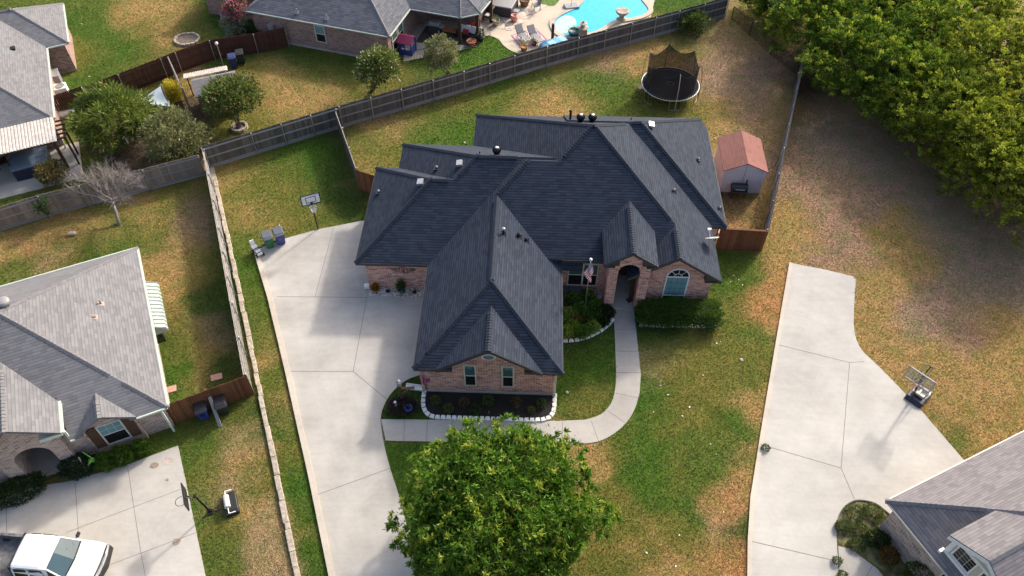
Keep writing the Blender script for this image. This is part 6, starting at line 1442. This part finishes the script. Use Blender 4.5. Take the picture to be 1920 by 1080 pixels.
q.path([(2.36, -.82, 1.16), (2.42, 0, 1.175), (2.36, .82, 1.16)], .008, 4); q.build('panel_gap', 'grey', T)
q = MB(); q.box(-.03, .03, -.78, .78, 1.2, 1.79); q.path([(0, -.9, 1.15), (0, -.76, 1.76), (0, .76, 1.76), (0, .9, 1.15)], .04, 5); q.build('rear_window', 'black', T)
q = MB(); q.box(-2.3, -.1, -.94, .94, .6, .72); q.box(-2.3, -.1, -.96, -.82, .4, 1.14); q.box(-2.3, -.1, .82, .96, .4, 1.14); q.box(-.2, -.1, -.82, .82, .6, 1.14); q.box(-2.36, -2.28, -.9, .9, .5, 1.12); q.build('truck_bed', 'liner', T, bevel=.02)
for x0 in (2.65, -1.4):
    for sg in (-1, 1): q = MB(); q.path([(x0, sg*.72, .38), (x0, sg*.97, .38)], .38, 20); o = q.build('wheel', 'rubber', T, bevel=.03); q = MB(); q.path([(x0, sg*.94, .38), (x0, sg*.985, .38)], .2, 14); q.build('rim', 'silver', o)

# ------------------------------------------------------------------ pool, deck and patio of the house behind
sheet('pool_deck', smooth_px([(905, 68), (918, 69), (931, 75), (938, 84), (951, 94), (968, 101)], 3)+[(985, 96), (1049, 75), (1140, 52), (1215, 30), (1228, -30), (880, -30), (760, 30), (752, 118), (800, 108), (850, 98), (885, 88)], .03, 'deck')
sheet('lawn_patch', smooth_px([(985, -12), (1045, -12), (1037, 8), (1027, 11), (1012, 8), (1003, 2)], 3, True), .036, plain('patch of lawn', (.085, .15, .025), 1, .5, 6, bump=.8))
b = MB()
wpx = smooth_px([(1034.5, 43), (1041, 34), (1054, 26), (1069, 19), (1084, 9), (1094, -4), (1110, -18), (1150, -26), (1188, -16), (1198, 0), (1207, 11), (1210, 19), (1202, 26), (1189, 31), (1167, 35), (1150, 38), (1139, 42), (1129, 49), (1118, 56), (1103, 61), (1092, 63), (1079, 65.5), (1060, 67), (1047, 64), (1038, 55)], 3, True)
wp = [Vector(G(u, v)) for u, v in wpx]; wc = sum(wp, Vector())/len(wp)
cop = MB(); n = len(wp)
for i in range(n):
    a, c = wp[i], wp[(i+1) % n]; da = (wp[(i+1) % n]-wp[i-1]).normalized(); dc = (wp[(i+2) % n]-wp[i]).normalized()
    na, nc = Vector((-da.y, da.x, 0)), Vector((-dc.y, dc.x, 0))
    if na.dot(a-wc) < 0: na = -na
    if nc.dot(c-wc) < 0: nc = -nc
    cop.prism([a, c, c+nc*.42, a+na*.42], 0, .13)
struct(cop.build('pool_coping', 'deck'))
def water_sheet(name, pts, z, c):
    b = MB(); b.poly([(p[0], p[1], z) for p in pts]); o = b.build(name, 'water'); setcol(o.data, np.tile(np.array([c]), (len(pts), 1))); return struct(o)
water_sheet('pool_water', wp, .06, (.015, .40, .60))
water_sheet('pool_water', [G(u, v) for u, v in smooth_px([(1036, 44), (1043, 35), (1056, 29), (1068, 31), (1075, 39), (1075, 48), (1068, 56), (1056, 62), (1046, 62), (1039, 55)], 3, True)], .066, (.36, .62, .70))
sheet('flagstone_patio', smooth_px([(925, 45), (940, 30), (955, 20), (975, 12), (1010, 8), (1022, 12), (1005, 22), (990, 35), (972, 48), (958, 55), (938, 56)], 3, True), .037, 'flag')
b = MB(); fl = [(935, 50), (950, 46), (962, 50), (943, 38), (958, 34), (970, 40), (975, 27), (985, 34), (962, 24), (990, 22), (978, 16), (1003, 14), (950, 54), (1000, 20)]
for u, v in fl:
    x, y, _ = G(u, v); r_ = random.uniform(.3, .5); b.prism([(x+r_*random.uniform(.7, 1.1)*math.cos(k*1.05), y+r_*random.uniform(.7, 1.1)*math.sin(k*1.05)) for k in range(6)], .03, .045+random.uniform(0, .006))
struct(b.build('flagstone_patio', plain('pale flagstones', (.5, .44, .37), .85, .35, 2)))
sheet('rug', [(953, 67), (1000, 53), (1022, 75), (973, 91)], .04, plain('magenta rug border', (.36, .09, .22), .9))
sheet('rug', [(956, 67.3), (999.5, 54.5), (1018, 74.5), (974, 88.5)], .045, plain('pale rug', (.50, .43, .40), .9, .1))
sheet('rug', [(961, 67.8), (998, 57), (1012, 73.5), (976, 85)], .05, plain('magenta rug band', (.42, .16, .28), .9))
sheet('rug', [(963, 68), (997.5, 58.2), (1010, 73.2), (976.5, 83.5)], .055, plain('pale rug middle', (.50, .44, .38), .9, .1))
def lounger(label, u, v, ang):
    x, y, _ = G(u, v); T = thing('lounge_chair', label, 'lounge chair', (x, y, .05), R(ang), 'dark framed lounge chairs on the rug')
    q = MB()
    for sy in (-.3, .3):
        q.path([(-.9, sy, .02), (-.75, sy, .34), (.5, sy, .32), (1.0, sy, .85)], .022, 5); q.path([(.55, sy, .02), (.4, sy, .33)], .022, 5); q.path([(-.2, sy, .34), (-.1, sy, .55), (.4, sy, .55), (.45, sy, .35)], .02, 5)
    q.build('frame', 'blackm', T)
    q = MB(); q.obox((-.15, 0, .345), (1, 0, -.02), (0, 0, 1), 1.25, .58, .03); q.obox((.75, 0, .6), (1, 0, 1.05), (-1, 0, 1), .75, .58, .03); q.build('sling_seat', 'grey', T)
    return T
lounger('dark framed lounge chair at the house end of the rug', 977, 76, 118); lounger('dark framed lounge chair at the pool end of the rug', 1000, 77, 118)
def simple_pot(label, u, v, r_, h, mt, plant=None, n=90):
    if plant: return pot(label, u, v, r_, h, mt, plant[0], plant[1], plant[2], n)
    x, y, _ = G(u, v); q = MB(); q.lathe((0, 0, 0), [(r_*.7, 0), (r_, h*.5), (r_*.85, h), (r_*.7, h), (r_*.6, h*.8)], 14); o = tag(q.build('plant_pot', mt, None, True), label, 'pot'); place(o, x, y, .04); return o
simple_pot('wide glazed dark teal planter bowl on the pool edge', 1071, 66, .5, .5, 'teal', ((.05, .1, .03), (.12, .18, .05), .25))
simple_pot('terracotta pot with a spiky plant near the long grey fence', 978, 95, .3, .4, 'orange', ((.12, .13, .03), (.3, .28, .08), .6))
simple_pot('small terracotta pot with a plant beside the lounge chairs', 997, 85, .22, .3, 'maroon', ((.1, .1, .05), (.25, .2, .1), .3))
simple_pot('rounded red clay pot on the flagstones', 959, 40, .32, .55, 'rimred')
simple_pot('brown barrel planter near the top frame edge', 978, 11, .45, .6, 'wood_brown', ((.05, .08, .02), (.12, .15, .05), .2))
simple_pot('pale stone pot with a plant beside the patio post', 925, 48, .32, .5, 'stone', ((.05, .09, .03), (.14, .18, .06), .5))
simple_pot('black pot with tall green leaves at the patio corner', 897, 78, .25, .4, 'black', ((.04, .1, .02), (.12, .2, .05), .8))
x, y, _ = G(1087, 66); T = thing('garden_fountain', 'pale stone fountain pedestal on the pool edge', 'fountain', (x, y, 0)); q = MB(); q.box(-.35, .35, -.35, .35, 0, .7); q.lathe((0, 0, .7), [(.4, 0), (.45, .08), (.2, .15), (.12, .3), (.3, .4), (.33, .46), (.1, .5), (.05, .65)], 14); q.build('pedestal', 'stone', T)
x, y, _ = G(1160, 36); T = thing('stone_urn', 'pale stone urn on a plinth at the far pool edge', 'urn', (x, y, 0)); q = MB(); q.lathe((0, 0, 0), [(.42, 0), (.42, .15), (.22, .25), (.2, .4), (.5, .7), (.58, .85), (.55, .9), (.3, .8)], 16); q.build('bowl', 'stone', T, True)
x, y, _ = G(1031, 76); q = MB(); q.box(-.11, .11, -.11, .11, 0, 1.5); o = tag(q.build('timber_post', 'wood_dark', None, bevel=.02), 'short dark timber post standing by the pool shelf', 'post'); place(o, x, y)
x, y, _ = G(1034, 83); q = MB(); q.vprism([(-1.2, .04), (1.2, .04), (1.1, .3), (.5, .42), (0, .34), (-.6, .4), (-1.1, .2)], 'y', -.4, .4); o = tag(q.build('pool_float', 'lightblue', None, bevel=.1), 'crumpled pale blue pool float by the timber post', 'pool float'); place(o, x, y, 0, R(27))
x, y, _ = G(1066, 13); T = thing('umbrella_base', 'grey umbrella base with a bare pole near the top frame edge', 'umbrella base', (x, y, 0), R(15)); q = MB(); q.box(-.6, .6, -.4, .4, 0, .22); q.build('base', 'grey', T, bevel=.04); q = MB(); q.path([(0, 0, .2), (0, 0, 2.2)], .035, 8); q.build('pole', 'silver', T)
for k, (lab, u, v, a) in enumerate((('grey slatted garden chair on the flagstones', 1000, 17, 200), ('dark chair with a pale cushion beside the patio post', 910, 38, 160))):
    x, y, _ = G(u, v); T = thing('garden_chair', lab, 'chair', (x, y, .04), R(a)); mt = 'grey' if k == 0 else 'black'
    q = MB(); q.obox((0, 0, .38), (1, 0, -.1), (0, 0, 1), .55, .6, .05); q.build('seat', mt, T); q = MB(); q.obox((-.35, 0, .75), (-.35, 0, 1), (1, 0, .3), .85, .6, .05); q.build('backrest', mt, T)
    for sx in (-.25, .28):
        for sy in (-.28, .28): q = MB(); q.path([(sx, sy, 0), (sx, sy, .5)], .03, 5); q.build('leg', mt, T)
    if k: q = MB(); q.box(-.22, .2, -.25, .25, .41, .5); q.build('cushion', 'cushion', T, bevel=.04)
x, y, _ = G(938, 20); T = thing('hot_tub', 'dark grey hot tub with cover by the patio', 'hot tub', (x, y, 0), R(-17)); q = MB(); q.box(-1.05, 1.05, -1.05, 1.05, 0, .85); q.build('cabinet', 'trim_dark', T, bevel=.08); q = MB(); q.box(-1.08, 1.08, -1.08, 1.08, .86, .98); q.build('cover', 'grey', T, bevel=.04)
x, y, _ = G(958, 24); T = thing('tub_steps', 'grey moulded steps beside the hot tub', 'steps', (x, y, 0), R(-17)); q = MB(); q.vprism([(-.5, 0), (.5, 0), (.5, .2), (0, .2), (0, .42), (-.5, .42)], 'x', -.45, .45); q.build('tread', 'grey', T, bevel=.03)
# shaded patio furniture, seen between the posts
wl_ = lambda x, y: FP.l2w(x, y)[:2]
x, y = G(877, 76)[:2]; T = thing('patio_sofa', 'black patio sofa heaped with white cushions', 'sofa', (x, y+.3, .03), R(163)); q = MB(); q.box(-1.0, 1.0, -.4, .4, .1, .42); q.box(-1.0, 1.0, -.48, -.38, .1, .8); q.box(-1.08, -.98, -.45, .4, .1, .62); q.box(.98, 1.08, -.45, .4, .1, .62); q.build('frame', 'black', T, bevel=.03)
for k in range(4): q = MB(); q.obox((-.72+k*.48, -.15+.05*(k % 2), .68), (1, .2*(-1)**k, 0), (0, -.5, .8), .46, .17, .56); q.build('cushion', 'cushion', T, bevel=.06)
q = MB(); q.obox((.3, .2, .6), (1, 0, 0), (0, -.5, .8), .5, .16, .4); q.build('cushion', 'redcl', T, bevel=.06)
x, y = G(884, 70)[:2]; T = thing('patio_chair', 'red cushioned patio chair behind the white cushions', 'chair', (x, y+.9, .03), R(150)); q = MB(); q.box(-.35, .35, -.35, .35, .1, .45); q.box(-.4, -.3, -.35, .35, .1, .95); q.build('frame', 'wood_dark', T, bevel=.03); q = MB(); q.box(-.25, .35, -.3, .3, .45, .58); q.box(-.32, -.2, -.3, .3, .5, 1.0); q.build('cushion', 'redcl', T, bevel=.05)
x, y = G(880, 86)[:2]; T = thing('fire_bowl', 'small orange fire bowl table in front of the patio sofa', 'fire bowl', (x, y, .03)); q = MB(); q.lathe((0, 0, 0), [(.3, 0), (.25, .2), (.4, .35), (.42, .4), (.2, .38)], 14); q.build('bowl', 'orange', T)
x, y = G(840, 66)[:2]; T = thing('patio_table', 'low timber patio table in the shade of the roof', 'table', (x, y, .03), R(-17)); q = MB(); q.box(-.6, .6, -.35, .35, .4, .46); q.build('tabletop', 'orange', T)
for sx in (-.5, .5):
    for sy in (-.28, .28): q = MB(); q.box(sx-.04, sx+.04, sy-.04, sy+.04, 0, .4); q.build('leg', 'wood_dark', T)
x, y = G(812, 66)[:2]; T = thing('gas_grill', 'large grey gas grill against the shaded brick wall', 'grill', (x, y, .03), R(-17)); q = MB(); q.box(-.45, .45, -.3, .3, .1, .85); q.build('cabinet', 'trim_dark', T, bevel=.03); q = MB(); q.vprism([(-.3, .87), (.3, .87), (.28, 1.1), (.1, 1.2), (-.2, 1.15)], 'x', -.45, .45); q.build('hood', 'grey', T, bevel=.03); q = MB(); q.box(-.85, -.46, -.28, .28, .82, .86); q.box(.46, .85, -.28, .28, .82, .86); q.build('side_shelf', 'silver', T)
x, y = G(761, 100)[:2]; T = thing('playhouse', 'small toy playhouse with maroon roof by the tall windows', 'playhouse', (x, y, .03), R(-17))
q = MB()
for sx in (-.5, .5):
    for sy in (-.45, .45): q.box(sx-.05, sx+.05, sy-.05, sy+.05, 0, 1.15)
q.box(-.5, .5, -.48, -.43, 0, .5); q.box(-.5, -.45, -.45, .45, 0, .6); q.box(.45, .5, -.45, .45, 0, .6); q.build('wall', 'navy', T, bevel=.015)
q = MB(); q.vprism([(-.68, 1.12), (0, 1.5), (.68, 1.12), (.64, 1.06), (0, 1.42), (-.64, 1.06)], 'x', -.62, .62); q.build('roof', 'maroon', T, bevel=.02)
for k in (0, 1): q = MB(); q.box(-.3+k*.35, -.1+k*.35, -.5, -.44, .5, .6); q.build('window_box', 'white', T)
# wrought iron railings
def railing(label, pts, h=.95):
    P = [Vector(G(u, v)) for u, v in pts]; T = thing('iron_railing', label, 'railing', P[0]); q = MB()
    for i in range(len(P)-1):
        a, c = P[i]-P[0], P[i+1]-P[0]; d, L = unit(a, c)
        for zz in (.12, h): q.path([a+Vector((0, 0, zz)), c+Vector((0, 0, zz))], .018, 5)
        for k in range(int(L/.13)+1): p = a+d*min(k*.13, L); q.path([p, p+Vector((0, 0, h))], .01, 4, False)
    q.build('bars', 'blackm', T); return T
railing('black iron railing between the toy playhouse and the crape myrtle', [(763, 121), (800, 110), (815, 106)]); railing('black iron railing in front of the patio sofa', [(866, 93), (890, 87), (903, 73)]); railing('short black iron railing stub beside the curved pool deck', [(903, 73), (916, 68)])
# stepping border, drain etc. behind the maroon fence: little shed with lean-to
FG = Frame(*G(360, 185)[:2], 21)
SG = hthing('garden_shed', 'tiny grey shingled garden shed with corrugated lean-to by the maroon fence', 'shed', FG)
A_ = FG.w2l(G(355, 153, 2.0)); B_ = FG.w2l(G(432, 125, 2.0))
x0, x1 = A_[0]-.0, B_[0]+.05; yb = A_[1]
gr = [Roof(rect(x0, x1, yb-2.3, yb), 1.95, .5, (1, 3))]
q = MB(); gr[0].shell(q, .08); q.build('roof', 'shingle_mix', SG)
q = MB(); q.box(x0+.15, x1-.15, yb-2.15, yb-.15, 0, 1.93); q.vprism([(yb-2.15, 1.9), (yb-.15, 1.9), (yb-1.15, 2.4)], 'x', x0+.15, x1-.15); q.build('wall', 'wood_brown', SG)
q = MB(); q.box(x0+.1, x0+.15, yb-1.9, yb-.6, .1, 1.8); q.build('door', 'maroon', SG)
q = MB(); nn = 26
for i in range(nn): xx = x0-.5+(x1-x0)*i/nn; q.vprism([(yb-.05, 2.12), (yb+1.0, 1.82), (yb+1.0, 1.86), (yb-.05, 2.16)], 'x', xx, xx+(x1-x0)/nn*.55); q.vprism([(yb-.05, 2.08), (yb+1.0, 1.78), (yb+1.0, 1.81), (yb-.05, 2.11)], 'x', xx+(x1-x0)/nn*.55, xx+(x1-x0)/nn)
q.build('lean_to_roof', 'corrug', SG)
q = MB()
for xx in (x0-.4, x1-.7): q.box(xx, xx+.08, yb+.85, yb+.93, 0, 1.8)
q.build('lean_to_post', 'wood_dark', SG)
x, y, _ = G(418, 137); T = thing('lamp_post', 'thin grey garden lamp on a pole behind the tiny shed', 'lamp', (x, y, 0)); q = MB(); q.path([(0, 0, 0), (0, 0, 2.2)], .03, 6); q.build('pole', 'steel', T); q = MB(); q.lathe((0, 0, 2.2), [(.05, 0), (.13, .1), (.12, .2), (.03, .26)], 10); q.build('lamp_head', 'whiteb', T, True)
# shade sail
c3 = [Vector(G(318, 206, 1.9)), Vector(G(297, 168, 2.4)), Vector(G(240, 203, 2.0))]; lo = (c3[0]+c3[1]+c3[2])/3; T = thing('shade_sail', 'pale grey blue triangular shade sail beside the yellow bush', 'sail', (lo.x, lo.y, 0))
q = MB(); m_ = 10; ids = {}
for i in range(m_+1):
    for j in range(m_+1-i):
        a, b_ = i/m_, j/m_; c_ = 1-a-b_; p = c3[0]*a+c3[1]*b_+c3[2]*c_; pull = 4*(a*b_+b_*c_+a*c_)*.12
        p = p.lerp(lo, pull); ids[(i, j)] = len(q.v); q.v.append((p.x-lo.x, p.y-lo.y, p.z-.25*27*a*b_*c_*.5))
for i in range(m_):
    for j in range(m_-i):
        q.f.append((ids[(i, j)], ids[(i+1, j)], ids[(i, j+1)])); q.m.append(0)
        if j < m_-i-1: q.f.append((ids[(i+1, j)], ids[(i+1, j+1)], ids[(i, j+1)])); q.m.append(0)
q.build('sail_cloth', 'sail', T, True)
for p in c3: q = MB(); d = (p-lo); d.z = 0; d.normalize(); q.path([(p.x-lo.x+d.x*.1, p.y-lo.y+d.y*.1, 0), (p.x-lo.x+d.x*.1, p.y-lo.y+d.y*.1, p.z+.1)], .045, 6); q.build('sail_post', 'steel', T)
# side yard of the north-west house
x, y, _ = G(117, 187); T = thing('air_conditioner', 'square white air conditioning unit with round fan grille by the side fence', 'air conditioner', (x, y, 0), R(24)); q = MB(); q.box(-.42, .42, -.42, .42, .05, .82); q.build('cabinet', 'white', T, bevel=.04); q = MB(); q.ring((0, 0, .83), .32, .02, 24, 5); q.ring((0, 0, .83), .18, .015, 20, 5); q.lathe((0, 0, .82), [(.3, 0), (.3, .006), (.01, .007)], 20); q.build('fan_grille', 'grey', T)
x, y, _ = G(105, 180); q = MB()
for k in range(3): q.obox((0, (k-1)*.32, .2), (1, .1*(k-1), 0), (0, 0, 1), .75, .28, .12+.05*k); q.obox((.1, (k-1)*.3, .34), (1, -.1, 0), (0, 0, 1), .4, .2, .1)
o = tag(q.build('brick_pile', 'pinktile', None, bevel=.01), 'stack of leftover reddish bricks beside the white air conditioner', 'bricks'); place(o, x, y, 0, R(24))
x, y, _ = G(103, 165); T = thing('storage_box', 'pale grey storage box against the house wall beyond the brick pile', 'storage box', (x, y, 0), R(24)); q = MB(); q.box(-.42, .42, -.5, .5, 0, .85); q.build('box_body', 'grey', T, bevel=.03); q = MB(); q.box(-.45, .45, -.53, .53, .86, .93); q.build('lid', 'silver', T, bevel=.02)
x, y, _ = G(125, 228); q = MB(); q.path([(-.6, 0, .3), (.6, 0, .3)], .26, 14); o = tag(q.build('propane_tank', 'silver', None, bevel=.08), 'grey cylindrical tank lying behind the maroon fence', 'tank'); place(o, x, y, 0, R(20))
x, y, _ = G(64, 326); T = thing('hot_tub', 'dark navy hot tub with folded blue grey cover under the patio cover', 'hot tub', (x, y, .05), R(24)); q = MB(); q.box(-1.1, 1.1, -1.0, 1.0, 0, .85); q.build('cabinet', 'inkblue', T, bevel=.07); q = MB(); q.box(-1.13, 1.13, -1.03, 0, .87, .98); q.box(-1.13, 1.13, .01, 1.03, .87, .97); q.build('cover', plain('blue grey vinyl cover', (.12, .16, .22), .4, .1), T, bevel=.03)
x, y, _ = G(6, 322); T = thing('outdoor_chair', 'dark patio chair at the left frame edge under the patio cover', 'chair', (x, y, .05), R(40)); q = MB(); q.box(-.35, .35, -.35, .35, .38, .46); q.build('seat', 'black', T); q = MB(); q.obox((-.38, 0, .75), (-.3, 0, 1), (1, 0, .3), .75, .66, .06); q.build('backrest', 'black', T)
for sx in (-.3, .3):
    for sy in (-.3, .3): q = MB(); q.path([(sx, sy, 0), (sx, sy, .4)], .03, 5); q.build('leg', 'black', T)
x, y, _ = G(236, 278); q = MB(); q.lathe((0, 0, 0), [(.1, 0), (.16, .25), (.1, .5), (.13, .6), (.03, .7)], 10); o = tag(q.build('garden_ornament', 'whiteb', None, True), 'pale garden ornament between the feathery tree and the grey green shrub', 'ornament'); place(o, x, y)

# ------------------------------------------------------------------ grass: loose tufts of blades over the bare sheet, none on paving
def inside(poly, X, Y):
    r = np.zeros(len(X), bool); n = len(poly)
    for i in range(n):
        (x0, y0), (x1, y1) = poly[i], poly[(i+1) % n]
        c = (y0 > Y) != (y1 > Y); xx = (x1-x0)*(Y-y0)/((y1-y0) if y1 != y0 else 1e-9)+x0; r ^= c & (X < xx)
    return r
NG = 1250000
yy = 8+84*rng.uniform(0, 1, NG)**1.3; hw_ = 12+yy*.72; xx = rng.uniform(-1, 1, NG)*hw_
u_, v_ = pxy(xx, yy); ok = (u_ > -30) & (u_ < 1950) & (v_ > -30) & (v_ < 1110); xx, yy = xx[ok], yy[ok]; ok = np.ones(len(xx), bool)
for p in PAVED: ok &= ~inside(p, xx, yy)
for F_, x0, x1, y0, y1 in ((FM, -9.3, 1.4, 29.3, 38), (FM, -5.3, 1.4, 22.3, 30), (FM, -3.3, 10.2, 29.2, 42), (FM, 9, 11.1, 33, 42), (FL, -21, -.5, .7, 11), (FP, -12, .3, .4, 10), (FT, -22, .5, -3.5, 14), (FR, .4, 15, -19, -.4)):
    P_ = np.array([F_.l2w(*q)[:2] for q in rect(x0, x1, y0, y1)]); ok &= ~inside(P_, xx, yy)
xx, yy = xx[ok], yy[ok]; n = len(xx)
ix = np.clip(np.searchsorted(gx, xx+rng.normal(0, .12, n)), 0, nx_-1); iy = np.clip(np.searchsorted(gy, yy+rng.normal(0, .12, n)), 0, ny_-1)
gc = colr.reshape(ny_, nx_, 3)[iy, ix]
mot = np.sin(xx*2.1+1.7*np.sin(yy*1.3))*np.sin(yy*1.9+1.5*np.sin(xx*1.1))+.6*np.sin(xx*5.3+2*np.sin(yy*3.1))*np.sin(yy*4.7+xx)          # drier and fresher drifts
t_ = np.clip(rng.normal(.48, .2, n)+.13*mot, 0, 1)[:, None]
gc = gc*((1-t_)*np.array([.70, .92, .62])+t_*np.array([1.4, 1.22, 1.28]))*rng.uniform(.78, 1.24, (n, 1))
D = rng.normal(size=(n, 3))*np.array([1, 1, .3])+np.array([0, 0, .4]); sc = .7+.4*np.clip((yy-15)/40, 0, 1)
leaf_mesh('grass', None, np.stack([xx, yy, np.full(n, .004)], -1), D, .105*sc*rng.uniform(.6, 1.4, n), .042*sc*rng.uniform(.6, 1.4, n), gc, 'stuff')
